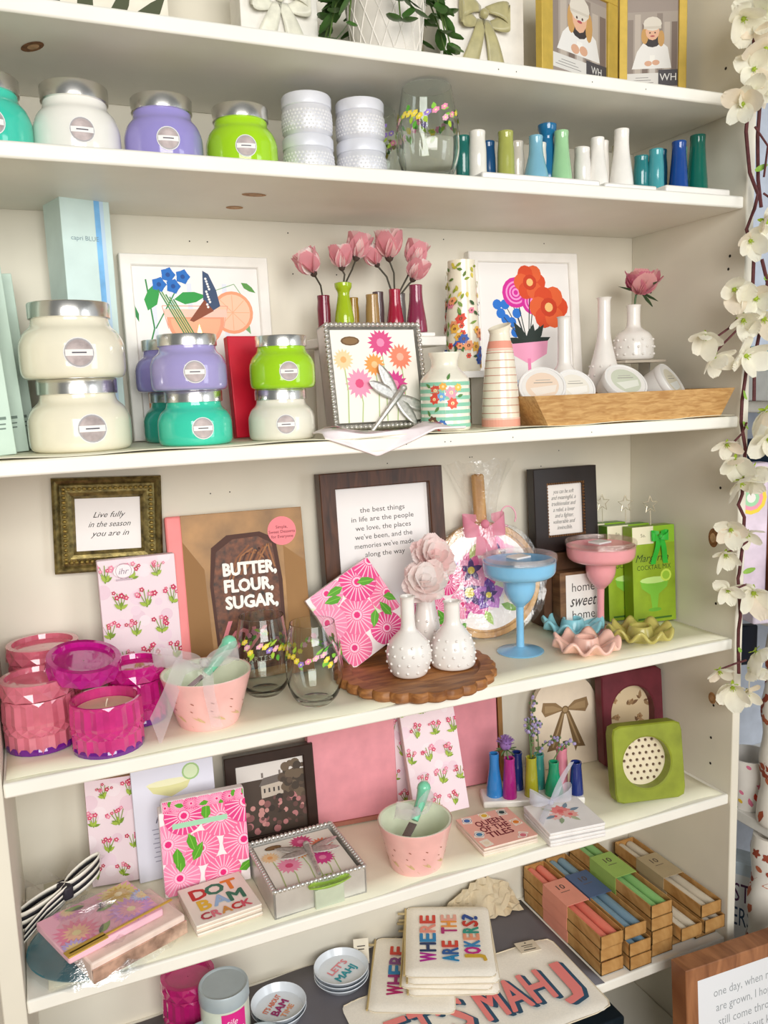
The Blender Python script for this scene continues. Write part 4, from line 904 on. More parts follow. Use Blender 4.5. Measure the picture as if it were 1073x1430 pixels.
# ruffled dishes
def ruffle(label, x, y, col, R, rot, n=9):
    t = T('ruffled_dish', label, 'dish', (x, y, z4), (0, 0, rot), group='ruffled ceramic dishes')
    def fn(u, v):
        a = 2*pi*u; q = .022 + (R - .022)*v; am = .0095*v**1.3; return (q*cos(a)*(1 + .05*v*cos(n*a)), q*sin(a)*(1 + .05*v*cos(n*a)), .004 + .017*v + am*sin(n*a) + .006*max(0, v - .8))
    mb = MB().grid(fn, 126, 8, closeu=True); mb.v = [(a, b, max(c, .0025)) for a, b, c in mb.v]
    mb.build('ruffled_rim', M(col, .3, coat=.3, var=.03), t, solid=.0055)
    MB().lathe([(0, 0), (.024, 0), (.027, .004), (.022, .027), (.020, .030), (.0165, .029), (.015, .012), (0, .011)], 28).build('candle_cup', M(col, .3, coat=.3, var=.03), t)
ruffle('sky blue ruffled ceramic dish behind the peach one', 1.050, .185, '#92d2de', .060, .2)
ruffle('peach pink ruffled ceramic dish at the shelf edge', .996, .070, '#f7c6b4', .0605, 0)
ruffle('olive yellow ruffled ceramic dish in front of the green box', 1.130, .078, '#c0b562', .0605, .35)
# faceted pink candles
def facet(R, H, rows, n=26, z0=0, amp=.03):
    """cut glass wall: flutes below and above, a band of diamonds between"""
    mb = MB(); V = []; lv = (0, .06, .34, .42, .50, .58, .93, 1.0)
    for j in range(rows + 1):
        zz = lv[j] if rows == 7 else j/rows
        for i in range(n):
            a = 2*pi*i/n; k = i % 2
            if rows == 7: e = {0: -.6, 1: 0, 2: 0, 3: 1, 4: 0, 5: 1, 6: 0, 7: -.3}[j]; e += (1 if (k + (j in (3,))) % 2 else -1)*.9
            else: e = (1 if (k + j) % 2 else -1)
            q = R*(1 + amp*e*(0 if j == rows else 1)); V.append((q*cos(a), q*sin(a), z0 + H*zz))
    mb.v = V
    for j in range(rows):
        for i in range(n):
            i2 = (i + 1) % n; a, b, c, d_ = j*n + i, j*n + i2, (j+1)*n + i2, (j+1)*n + i
            mb.f += [(a, b, d_), (b, c, d_)] if (i + j) % 2 == 0 else [(a, c, d_), (a, b, c)]; mb.mi += [0, 0]
    return mb
def gemlid(t, R, z, cg, name='lid'):
    mb = facet(R*1.01, .024, 2, 26, z, .03); n = 26; o = len(mb.v)
    for q, zz in ((R*.86, .0245), (R*.82, .017), (R*.5, .0165), (0.001, .0165)):
        for i in range(n): a = 2*pi*i/n; mb.v.append((q*cos(a), q*sin(a), z + zz))
    tp = 2*n
    rings = [tp, o, o + n, o + 2*n, o + 3*n]
    for r0, r1 in zip(rings[:-1], rings[1:]):
        for i in range(n): i2 = (i + 1) % n; mb.f.append((r0 + i, r0 + i2, r1 + i2, r1 + i)); mb.mi.append(0)
    return mb.build(name, cg, t, smooth=False)
def gemcandle(label, x, y, z, R, H, col, wax, lid=True, base='#7a1f9a', full=True):
    t = T('faceted_candle', label, 'candle', (x, y, z), group='faceted glass candles')
    cg = M(col, .08, trans=.38, var=.10, scale=40, coat=1.0)
    hb = H - (.024 if lid else 0)
    f = facet(R*.97, hb - .004, 7, 36, .002, .030)
    n = 36; f.f.append(tuple(range(n))[::-1]); f.mi.append(0); o = 7*n; k0 = len(f.v)
    for q, zz in ((R*.90, hb - .002), (R*.89, hb*.3), (R*.85, .012)):
        for i in range(n): a = 2*pi*(i + .5)/n; f.v.append((q*cos(a), q*sin(a), zz))
    for r0, r1 in ((o, k0), (k0, k0 + n), (k0 + n, k0 + 2*n)):
        for i in range(n): i2 = (i + 1) % n; f.f.append((r0 + i, r0 + i2, r1 + i2, r1 + i)); f.mi.append(0)
    f.f.append(tuple(k0 + 2*n + i for i in range(n))); f.mi.append(0)
    f.build('glass_jar', cg, t, smooth=False)
    wh = hb*(.62 if lid else .78)
    MB().lathe([(0, .013), (R*.84, .013), (R*.86, .02), (R*.875, wh - .002), (R*.86, wh), (0, wh + .001)], 32).build('wax', M(wax, .5, sub=.2), t)
    if not lid: MB().tube([(0, 0, wh), (0.001, 0, wh + .006), (.003, 0, wh + .012)], .001, 6).build('wick', M('#f3ead2', .8), t)
    MB().lathe([(R*.82, 0), (R*.985, .001), (R*.995, .006), (R*.97, .010)], 26).build('foot_ring', M(base, .1, trans=.3, coat=.8), t, smooth=False)
    if lid: gemlid(t, R, hb, cg)
    return t
gemcandle('tall coral pink faceted candle at the rear left of the group', .066, .232, z4, .0535, .122, '#ff7f98', '#ff7a80', base='#d0308a')
gemcandle('coral pink faceted candle with lid at the front left of the group', .053, .118, z4, .0505, .104, '#ff8aa0', '#ff9488')
gemcandle('open magenta faceted candle showing cream wax', .142, .060, z4, .0505, .076, '#f23f9c', '#f4d9b4', lid=False)
gemcandle('deep magenta faceted candle with lid behind the open one', .196, .146, z4, .0435, .094, '#e8249c', '#e83a90')
t = T('faceted_cover', 'magenta faceted candle lid lying tilted on top of the pink candles', 'lid', (.118, .112, z4 + .102), (.22, .10, 0)); gemlid(t, .052, 0, M('#d61c9c', .08, trans=.38, var=.10, scale=40, coat=1.0), 'faceted_glass')
# pink dip bowls with ribbon and spreader
def dipbowl(label, x, y, z, R0, R1, H, rot, bow=1.0, tail=True):
    t = T('dip_bowl', label, 'bowl', (x, y, z), (0, 0, rot), group='pink dip bowls with ribbon and spreader')
    P = smoothprof([(R0*.94, 0), (R0, .004), (R0*.5 + R1*.5, H*.5), (R1, H*.97), (R1*.995, H)], 4)
    I = [(R1*.93, H*1.0), (R1*.91, H*.93), (R0*.9, H*.12), (0, H*.1)]
    MB().lathe([(0, 0)] + P, 48, cap=False).build('bowl_wall', M('#f7beb8', .28, coat=.4, var=.05), t)
    MB().lathe([(R1*.995, H - .0005), (R1*.985, H + .001)] + I, 48, cap=False).build('bowl_lining', M('#e9efd6', .3, coat=.3, var=.03), t)
    d = Deco(wrap(prof_r(P), 0)); n = 12
    for k in range(n):
        u = 2*pi*(R0 + R1)/2*k/n; d.disc(u, H*.62, .0016, '#a0604a'); d.disc(u + .009, H*.45, .0013, '#a0604a')
        d.leaf(u, H*.2, .012, .004, 1.2, '#d8b98a'); d.leaf(u, H*.2, .012, .004, 1.95, '#d8b98a'); d.line([(u, H*.1), (u, H*.3)], .0007, '#c9a878')
    d.build('painted_motifs', t)
    sp = MB(); sp.tube([(.034, .024, H + .034), (.022, .014, H + .020), (.0, .002, H - .004)], [.0115, .0095, .007], 12); sp.ball((.035, .0245, H + .036), .0125, 12)
    s_ = sp.build('spreader_handle', M('#7fd6b0', .25, coat=.4, var=.03), t)
    bl = MB(); bl.box((-.022, -.010, H - .018), (.045, .016, .002), mat=Matrix.Rotation(.45, 3, 'Z') @ Matrix.Rotation(-.55, 3, 'Y')); bl.build('spreader_blade', M('#8d8684', .2, .9), t, bevel=.0008)
    b = MB()
    def loop(s, L, wd, ph):
        def fn(u, v):
            a = 2*pi*u; k = .5 - .5*cos(a); w = wd*(.22 + .78*sin(pi*u)**.8); q = (v - .5)
            return (s*(.002 + L*k), -.008 - .013*sin(a) - q*w*.35, H + .014 + (.022 + .004*ph)*k - .010*k*k + q*w*(.9 - .15*sin(3*a)) + .003*sin(5*u + 4*v))
        b.grid(fn, 24, 5)
    loop(-1, .050*bow, .034, 0); loop(1, .034*bow, .034, 1)
    b.ball((0, -.006, H + .016), .008)
    b.build('sheer_bow', sheer('#f3eef2', .42), t)
    if tail:
        b = MB()
        b.grid(lambda u, v: (-.010 - .055*u - (v - .5)*.012, -.012 - R1*.9*min(1, u*1.6) - .006*u, H + .014 + .010*sin(pi*min(1, u*1.6)) - (H*.95)*max(0, u - .35)/.65 + (v - .5)*(.014 + .03*u)), 18, 4)
        b.grid(lambda u, v: (.004 + .02*u + (v - .5)*.016, -.012 - R1*.95*min(1, u*1.7), H + .012 + .006*sin(pi*min(1, u*1.7)) - (H*.9)*max(0, u - .45)/.55), 14, 3)
        b.build('ribbon_tails', sheer('#f1ecf1', .38), t)
    return t
dipbowl('pink dip bowl with long white ribbon tails beside the magenta candles', .293, .084, z4, .047, .0685, .079, -.35, 1.5)
# ------------------------------------------------------------------ fifth shelf
# cellophane gift set at the left
t = T('wrapped_gift_set', 'cellophane wrapped napkin gift set tied with a striped bow', 'gift set', (.108, .063, z5))
rz = .377
MB().lathe([(0, .002), (.060, .002), (.090, .008), (.092, .011), (.088, .0115), (.060, .006), (0, .006)], 48).build('teal_plate', M('#2f7f90', .25, coat=.4, var=.2, scale=20), t, (-.014, .020, 0))
b1 = MB().box((0, 0, .026), (.15, .105, .03)).build('lower_napkins', M('#f0d9cc', .5, var=.1), t, (.030, -.008, 0), (0, 0, rz), bevel=.003)
MB().box((.0, -.0545, .022), (.15, .003, .02)).build('foil_band', M('#d9b7a6', .2, .6, var=.3, scale=60), b1)
nb = MB().box((0, 0, .047), (.148, .112, .012)).build('upper_napkins', M('#f4c2d0', .5, var=.05), t, (0, .006, 0), (0, 0, rz), bevel=.003)
d = Deco(lambda u, v, h: (u, v, .0531 + h), (-.073, .073, -.055, .055)); d.rect(0, 0, .148, .112, '#f3b7cc'); r = random.Random(6)
for u, v, R, c, c2 in ((-.042, -.012, .036, '#f08fae', '#f7c3a8'), (.045, .030, .034, '#ead48a', '#d9b45a'), (.040, -.020, .036, '#d9a3dc', '#f3b3c8'), (-.03, .045, .022, '#e8a0d0', '#f7d0b0'), (-.06, -.045, .024, '#c9b3ea', '#f3d6a0'), (.07, .0, .02, '#b9c3f0', '#f3d6a0')):
    d.flower(u, v, R, 18, c, c2, .28); d.flower(u, v, R*.62, 14, c2, '#f6e6b0', .3)
for u, v, a in ((.0, .012, 0), (-.02, -.04, .6), (-.005, .04, 2.8)): d.leaf(u, v, .03, .012, a, '#8fae6a'); d.leaf(u, v, .022, .006, a + .3, '#5a6a5a')
d.build('napkin_print', nb)
MB().box((.012, -.044, .0545), (.165, .0045, .0022)).box((-.045, -.044, .0545), (.06, .017, .0022)).build('gold_letter_opener', M('#d8b250', .35, .45, var=.05), t, (0, 0, 0), (0, 0, rz + .03), bevel=.0008)
b = MB(); rr = random.Random(2)
def cello(u, v):
    a = 2*pi*u; q = v; R0 = .118*(1 + .05*sin(3*a + 1) + .03*sin(8*a)); zz = .060*(1 - q**3) + .003 + .004*sin(12*a + 8*q)*(1 - q) + .003*sin(23*a)*q
    return (R0*q*cos(a) + .002, R0*q*sin(a)*.84 + .018, max(.0015, zz))
b.grid(cello, 48, 12, closeu=True)
b.grid(lambda u, v: (-.065 + .09*(u - .5)*(1 + v*.9), .078 + .05*v, .035 + .035*v + .012*sin(u*25 + v*9)*(v + .3)), 20, 8)
b.build('cellophane', clear('#ffffff', .20, .2), t)
b = MB(); c0 = Vector((-.045, .085, .060)); ax = Vector((cos(.42), sin(.42), 0))
def ribbon(path, wv, nseg, m):
    P = [Vector(p) for p in path]
    for k in range(nseg):
        v0, v1 = k/nseg, (k + 1)/nseg
        def fn(u, v): 
            f = u*(len(P) - 1); i = min(int(f), len(P) - 2); p = P[i].lerp(P[i + 1], f - i); w = Vector(wv)*((v0 + (v1 - v0)*v) - .5); return tuple(p + w)
        b.grid(fn, 16, 1, k % 2)
def bowloop(s, L, lift):
    P = []
    for k in range(17):
        a = 2*pi*k/16; P.append(c0 + ax*s*L*(.5 - .5*cos(a)) + Vector((-.004*sin(a), .011*sin(a), lift*(.5 - .5*cos(a)))))
    return P
ribbon(bowloop(-1, .078, -.014), (.002, -.006, .036), 5, 0); ribbon(bowloop(1, .060, .022), (.002, -.006, .036), 5, 0)
ribbon([c0 + Vector((.0, -.014, .004)), c0 + Vector((-.028, -.03, -.006)), c0 + Vector((-.062, -.044, -.030))], (.006, -.008, .030), 5, 0)
b.build('striped_bow', [M('#f4efe2', .6), M('#1d1b22', .6)], t, solid=.0008)
b = MB(); b.box(tuple(c0 + Vector((0, -.006, .006))), (.016, .03, .022), 0, Matrix.Rotation(.42, 3, 'Z')); b.build('bow_knot', M('#2a2730', .6), t, bevel=.004)
# tissue packs, card and bag
pack('tissue_pack', 'narrow pink floral tissue pack leaning behind the wrapped gift set', .082, .185, .03, lean(.146, .232, z5, .07, -.16, .03), lambda d, w, h: sprigs(d, w, h, 13), side='#a5795a')
def art_marg(d, w, h):
    d.rect(0, h/2, w, h, '#e6e6f4'); d.poly([(-.045, h - .03), (.03, h - .03), (.022, h - .045), (-.005, h - .056), (-.035, h - .045)], '#e3e0a4'); d.disc(-.008, h - .03, .038, '#f2f0c8', .006); d.disc(.030, h - .018, .015, '#a9cc8a', n=16); d.disc(.030, h - .018, .012, '#dcecc2', n=16)
    d.text(-.035, h*.54, 'Margarita', .020, '#5a5870', shear=.35, align='L'); 
    for k in range(8): d.rect(-.03, h*.45 - .008*k, .024 - .003*(k % 3), .0016, '#a3a0b8')
pack('recipe_card', 'pale lilac margarita recipe card leaning behind the pink bag', .139, .196, .006, lean(.250, .214, z5, .07, -.02, .006), art_marg, cat='card', side='#e0e0ee')
t = T('gift_bag', 'hot pink floral gift bag with folded top', 'bag', **lean(.284, .145, z5, .075, -.06, .03))
MB().box((0, .016, .072), (.142, .032, .144)).build('bag_body', M('#f9eef0', .5), t, bevel=.002)
d = Deco(front(0), (-.0705, .0705, .001, .144)); fans(d, .142, .145, 17); d.rect(-.006, .118, .09, .009, '#a8dcb8'); d.build('bag_print', t)
fl = MB().box((.002, .009, .152), (.136, .020, .020)).build('folded_top', M('#f9eef0', .5), t, bevel=.003)
d = Deco(front(-.0012), (-.064, .068, .143, .1615)); r = random.Random(4)
for k in range(7): d.fan(-.06 + .021*k, .152, .013, r.choice(('#e83f8a', '#f47fae'))); d.leaf(-.05 + .02*k, .15, .016, .008, r.uniform(0, 6), '#57a522')
d.build('top_print', fl)
# coaster stacks, every coaster its own thing
def coasters(n, cx, cy, z, w, dpt, rz, th, col, labels, group, art, gap=.0006, edge='#c9a06a'):
    r = random.Random(int(cx*1000))
    for k in range(n):
        t = T('coaster', labels[k], 'coaster', (cx + r.uniform(-.002, .002), cy + r.uniform(-.002, .002), z + k*(th + gap)), (0, 0, rz + r.uniform(-.015, .015)), group=group)
        MB().box((0, 0, th*.35), (w, dpt, th*.6)).build('cork_back', M(edge, .8, var=.1), t, bevel=.003)
        MB().box((0, 0, th*.78), (w, dpt, th*.42)).build('face', M(col, .35, var=.03), t, bevel=.0012)
        if k == n - 1: d = Deco(top(th*.99), (-w/2, w/2, -dpt/2, dpt/2)); art(d, w, dpt); d.build('coaster_print', t)
def art_dot(d, w, h):
    for j, (tx, cols, y, s) in enumerate((('DOT', ('#c8382e', '#2f7a5e', '#e8892e'), .025, .040), ('BAM', ('#e8c03a', '#9cc3e4', '#2f7a5e'), -.008, .038), ('CRACK', ('#b8404a', '#e07a86', '#d89a4a', '#c8382e', '#d85a6a'), -.038, .024))):
        n = len(tx); sp = (.026 if n == 3 else .0165)
        for i, ch in enumerate(tx): d.text((i - (n-1)/2)*sp, y, ch, s, cols[i], bold=.04)
coasters(3, .288, .086, z5, .106, .108, .095, .0068, '#f4ede0', ['plain edged square coaster, bottom of the colourful lettered stack', 'square coaster in the middle of the colourful lettered stack', 'square coaster with red, green and blue lettering, top of its stack'], 'colourful lettered coasters', art_dot, edge='#e6d3c2')
def art_queen(d, w, h):
    d.rect(0, 0, w, h, '#f2b8a6'); r = random.Random(3)
    for u, v, c in ((-.038, .042, '#3f72b4'), (.0, .045, '#e8c03a'), (.036, .042, '#2f4a44'), (-.042, -.04, '#f3e6c8'), (.042, .0, '#e8892e'), (-.04, -.01, '#4a8ab0'), (.03, -.045, '#e07a86')): d.rect(u, v, .018, .022, '#fbf3e4', r.uniform(-.6, .6)); d.disc(u, v, .006, c); d.ring(u, v, .009, c, .001)
    for k, tx in enumerate(('QUEEN', 'OF THE', 'TILES')): d.text(-.002, .022 - .021*k, tx, .025, '#7a2430', w=(.056, .058, .050)[k], bold=.02)
coasters(3, .797, .073, z5, .110, .110, -.03, .0050, '#f4e2d4', ['square coaster at the bottom of the pink lettered stack', 'square coaster in the middle of the pink lettered stack', 'pink square coaster with dark red lettering, top of its stack'], 'pink lettered coasters', art_queen, edge='#e9d9c8')
def art_rose(d, w, h):
    for u, v, S, c in ((.0, .012, .022, '#f08a86'), (.012, -.004, .016, '#f3b0a6'), (-.018, -.002, .014, '#f7c8c0')): d.flower(u, v, S, 9, c, '#e86a6a', .6)
    for a in (.2, .9, 2.4, 3.4, 4.2, 5.2): d.leaf(.018*cos(a), .005 + .018*sin(a), .022, .009, a, ('#7f96a8', '#98ae8a', '#b9c3a0')[int(a) % 3])
coasters(4, .921, .040, z5, .112, .106, -.12, .0066, '#f6f3f1', ['white square coaster, lowest of the ribbon tied stack', 'white square coaster, second from bottom of the ribbon tied stack', 'white square coaster, third from bottom of the ribbon tied stack', 'white square coaster with a coral rose, top of the ribbon tied stack'], 'white floral coasters', art_rose, edge='#efeae6')
t = T('sheer_ribbon', 'sheer white ribbon bow tied over the rose coasters', 'ribbon', (.921, .040, z5 + .0292), (0, 0, -.12))
b = MB()
for s in (-1, 1): b.grid(lambda u, v, s=s: (-.01 + s*(.002 + .040*sin(pi*u)), .028 + .012*sin(2*pi*u), .006 + .016*sin(pi*u) + (v - .5)*.022*(.3 + sin(pi*u)) + .006), 12, 4)
b.grid(lambda u, v: (-.005 + .045*u + (v - .5)*.016*(1 - u*.4), .028 + .01*u, .012 + .070*u + .006*sin(4*u)), 10, 3)
b.grid(lambda u, v: (-.01 - .045*u, .03 - .05*u + (v - .5)*.018, .003 + .004*sin(pi*u)), 10, 3)
b.ball((-.01, .028, .010), .006); b.build('bow', sheer('#e3e6f2', .6), t)
# frames at the back
def art_house(d, i, a, b):
    H = b - a; r = random.Random(12)
    d.rect(0, b - H*.16, 2*i, H*.34, '#dcd6d0'); d.rect(0, a + H*.38, 2*i, H*.78, '#4a3d33')
    d.poly([(-i*.3, a + H*.5), (i*.35, a + H*.52), (i*.35, a + H*.70), (-i*.3, a + H*.68)], '#c3b6a6'); d.poly([(-i*.36, a + H*.67), (i*.40, a + H*.70), (i*.25, a + H*.80), (-i*.22, a + H*.78)], '#6d645e')
    for k in range(4): d.rect(-i*.2 + k*i*.14, a + H*.60, i*.05, H*.06, '#3f3a38')
    for x in (-.24, .28): d.rect(i*x, a + H*.82, i*.06, H*.07, '#7a706a')
    for k in range(60): d.disc(i*r.uniform(.35, 1), a + H*r.uniform(.45, .92), .007*r.uniform(.5, 1.3), r.choice(('#453a30', '#5a4a3c', '#6a5a48')))
    for k in range(70): d.disc(i*r.uniform(-1, 1), a + H*r.uniform(.04, .5), .006*r.uniform(.5, 1.2), r.choice(('#6a4a44', '#8a5a58', '#b97a7a', '#4a3a30', '#c98f88', '#3a2f28')))
frame('picture_frame', 'dark brown frame with a photo of a cottage and roses', .165, .172, .020, .02, M('#33231c', .35, var=.15), M('#5a4a40', .4), lean(.425, .228, z5, .12, -.05, .02), deco=art_house)
PKF = M('#e79aa4', .5, var=.06)
t = T('photo_album', 'plain pink album standing behind the pink dip bowl', 'album', **lean(.585, .235, z5, .05, -.12, .03))
MB().box((0, .014, .1225), (.170, .028, .245)).build('cover', PKF, t, bevel=.002)
MB().box((0, .014, .004), (.166, .022, .008)).build('page_edges', M('#a86a58', .6), t, (0, -.008, 0))
t = T('photo_album', 'plain pink album with a gilt edge beside the arched bow frame', 'album', **lean(.840, .262, z5, .05, -.10, .02))
MB().box((0, .010, .1225), (.150, .02, .245)).build('cover', M('#dc8f9a', .5, var=.06), t, bevel=.002)
MB().box((.082, .008, .1225), (.010, .02, .245)).build('gilt_edge', M('#b98a58', .3, .6), t, bevel=.001)
def art_arch(d, w, h): pass
t = T('arched_frame', 'cream arched frame with a brown satin bow picture', 'picture frame', **lean(1.078, .246, z5, .05, -.12, .016))
def archpts(w, h, n=20): return [(-w/2, 0), (w/2, 0)] + [(w/2*cos(pi*k/n), h - w/2 + w/2*sin(pi*k/n)) for k in range(n + 1)]
def archbody(w, h, y0, y1):
    P = archpts(w, h); mb = MB(); mb.face([(x, y0, z) for x, z in P]); mb.face([(x, y1, z) for x, z in P][::-1])
    for (a, b), (c, e) in zip(P, P[1:] + P[:1]): mb.face([(a, y1, b), (c, y1, e), (c, y0, e), (a, y0, b)])
    return mb
archbody(.150, .204, 0, .014).build('arched_panel', M('#eddcc6', .5, var=.04), t, smooth=False)
d = Deco(front(0)); BR = ('#8f7350', '#7a603f', '#a68a64'); cz = .125
for s in (-1, 1):
    d.poly([(0, cz), (s*.022, cz + .018), (s*.052, cz + .022), (s*.056, cz + .004), (s*.048, cz - .010), (s*.02, cz - .004)], BR[0]); d.poly([(s*.006, cz + .002), (s*.028, cz + .012), (s*.048, cz + .014), (s*.048, cz - .002), (s*.024, cz - .001)], BR[2])
    d.poly([(0, cz), (s*.010, cz - .004), (s*.046, .038), (s*.026, .040), (s*.022, .030)], BR[1]); d.line([(s*.004, cz - .006), (s*.032, .046)], .004, BR[2])
d.disc(0, cz, .009, BR[1]); d.disc(0, cz, .006, BR[2]); d.build('bow_picture', t)
def photo_block(label, w, h, th, col, place, hole, m_in, art):
    t = T('photo_block', label, 'picture frame', **place)
    mb = MB(); n = 48; rc = .014
    def sq(a):
        x, z = cos(a), sin(a); k = min(w/2/max(abs(x), 1e-6), h/2/max(abs(z), 1e-6)); X, Zz = x*k, z*k
        cx, cz_ = w/2 - rc, h/2 - rc
        if abs(X) > cx and abs(Zz) > cz_:
            sx, sz = (1 if X > 0 else -1), (1 if Zz > 0 else -1); dx, dz = X - sx*cx, Zz - sz*cz_; l = hypot(dx, dz); X, Zz = sx*cx + dx/l*rc, sz*cz_ + dz/l*rc
        return X, Zz
    A = [2*pi*k/n for k in range(n)]; out = [sq(a) for a in A]; hh = [hole(a) for a in A]
    ring = [[(x, y, z + h/2) for x, z in pts] for pts, y in (([(x*.985, z*.985) for x, z in out], th), (out, th - .002), (out, .003), ([(x*.97, z*.97) for x, z in out], 0), ([(x*1.06, z*1.06) for x, z in hh], 0), (hh, .002), (hh, th - .006))]
    for a, b in zip(ring[:-1], ring[1:]):
        for k in range(n): k2 = (k + 1) % n; mb.face([a[k], a[k2], b[k2], b[k]])
    mb.face(ring[0][::-1])
    mb.build('block_body', col, t, smooth=True)
    d = Deco(lambda u, v, q: (u, th - .0063 - q, v + h/2)); d.poly(hh, m_in); art(d); d.build('photo_insert', t); return t
def art_birds(d):
    r = random.Random(5)
    for k in range(26):
        u, v, a = r.uniform(-.045, .045), r.uniform(-.07, .06), r.uniform(0, 6)
        if k % 3 == 0: d.flower(u, v, .008, 5, '#b08a62', '#8a6a4a', .8)
        else: d.leaf(u, v, .020, .008, a, r.choice(('#9a7a56', '#7a5a3e', '#b8926a'))); d.leaf(u, v, .012, .005, a + .8, '#7a5a3e')
photo_block('burgundy wooden photo block with an arched opening', .146, .208, .03, M('#6a2430', .5, var=.15), lean(1.207, .178, z5, .09, -.14, .03), lambda a: (.052*cos(a), (.058*sin(a) if sin(a) > 0 else -.085*min(1, abs(sin(a))*1.6)) + .01), '#d9c3a0', art_birds)
def art_dots(d):
    for j in range(-3, 4):
        for i in range(-3, 4):
            u, v = (i + .5*(j % 2))*.0135, j*.0125
            if hypot(u, v) < .044: d.disc(u + .0012, v - .0012, .0036, '#cfc0a8', n=8); d.disc(u, v, .0030, '#5f4630', n=8)
photo_block('olive green wooden photo block with a round spotted opening', .146, .150, .032, M('#8f9a2e', .45, var=.2, scale=14), lean(1.128, .038, z5, .16, -.24, .032), lambda a: (.050*cos(a) - .004, .050*sin(a)), '#e6d8ba', art_dots)
# tissue packs behind the bowl
pack('tissue_pack', 'pink floral tissue pack leaning upright beside the plain pink album', .075, .235, .02, lean(.682, .238, z5, .10, -.25, .02), lambda d, w, h: sprigs(d, w, h, 33), side='#e9d4da')
pack('tissue_pack', 'cream and pink floral tissue pack leaning behind the small dip bowl', .112, .232, .02, dict(loc=(.742, .178, z5 + .006), rot=(-.24, -.05, -.10)), lambda d, w, h: sprigs(d, w, h, 44), side='#efe2e0')
dipbowl('pink dip bowl with a pale bow beside the lettered coasters', .628, .060, z5, .0455, .064, .083, .1, .8, tail=False)
# napkin holder lying flat
bb = beadbox('beaded silver napkin holder lying flat with a dragonfly weight', dict(loc=(.438, .098, z5), rot=(0, 0, .02)), .158, .160, .046)
dragonfly(bb, (.012, .01, .043), (0, 0, -.10), .95)
t = T('spoon_rest', 'small lime green leaf dish at the front of the napkin holder', 'dish', (.452, .010, z5), (0, 0, .05))
mb = MB(); mb.grid(lambda u, v: ((.036*(2*v - 1)), .016*(2*u - 1)*sin(pi*min(1, max(0, v*.92 + .04)))**.7, .036 + .012*((2*u - 1)**2)*sin(pi*v) + .008*abs(2*v - 1)**2), 6, 12)
mb.build('leaf_bowl', M('#9cc24a', .2, coat=.5, var=.1), t, solid=.002); MB().box((0, .004, .017), (.05, .006, .034)).build('added_dish_stand', M('#dfe8d0', .2, trans=.3), t, bevel=.001)  # the clear stand is added to hold the leaf bowl up
# bud vases with thistle and lavender
s = T('bud_vase_set', 'coloured bud vases with thistle and lavender on a white base', 'vase', (0, 0, z5), group='bud vase sets on white bases')
mb = MB().box((.930, .158, .007), (.20, .058, .014), 0, Matrix.Rotation(-.38, 3, 'Z')); mb.build('base_tray', PORC, s, bevel=.003)
for x, y, h, r0, r1, c in ((.862, .186, .088, .0165, .0095, '#2f7fc4'), (.884, .165, .082, .0145, .0105, '#a51f7c'), (.916, .188, .078, .0135, .0105, '#1a2a66'), (.926, .152, .080, .0145, .0105, '#a3a02a'), (.957, .172, .072, .0135, .0105, '#3a8a80'), (.968, .136, .068, .0185, .010, '#1f9a6e'), (.998, .152, .084, .0135, .0105, '#e0889a'), (1.008, .118, .066, .0145, .0105, '#1a2f78')):
    budvase(s, x, y, .013, h, r0, r1, c)
b = MB(); r = random.Random(31); b2 = MB()
for k in range(60): 
    a, q = r.uniform(0, 6.3), r.uniform(.2, 1.2); v = Vector((cos(a)*sin(q), sin(a)*sin(q), cos(q))); c = Vector((.878, .168, .122)); b.tube([tuple(c), tuple(c + v*.020)], [.0016, .0006], 5)
b.ball((.878, .168, .123), .012, 12); b.build('thistle_head', M('#8f6aa8', .8, var=.2, scale=90), s)
for k in range(10): a = 2*pi*k/10; petal(b2, (.878, .168, .114), .022, a, -.2 + .5*(k % 2), -.2, .22, 0, 2, 4)
b2.tube([(.884, .165, .08), (.878, .168, .118)], .0016, 6)
heads = MB()
for (bx_, by_), (tx, ty, tz) in (((.926, .152), (.945, .17, .215)), ((.926, .152), (.925, .16, .170)), ((.926, .152), (.985, .14, .125)), ((.957, .172), (.955, .175, .155)), ((.968, .136), (1.012, .13, .115))):
    P = [Vector((bx_, by_, .085)).lerp(Vector((tx, ty, tz)), u) + Vector((0, 0, .012*sin(pi*u))) for u in (0, .25, .5, .75, 1)]
    b2.tube([tuple(p) for p in P], .0012, 5)
    for k in range(26):
        u = r.uniform(.25, 1); p = P[0].lerp(P[4], u) + Vector((0, 0, .012*sin(pi*u))) + Vector((r.uniform(-.007, .007), r.uniform(-.007, .007), r.uniform(-.004, .004)))
        (heads if k % 2 else b2).ball(tuple(p), .0032 if k % 2 else .0026, 6)
b2.build('stems_and_leaves', M('#5f7a4a', .7, var=.2), s); heads.build('lavender_florets', M('#a79ac4', .7, var=.2, scale=70), s, kind='stuff')
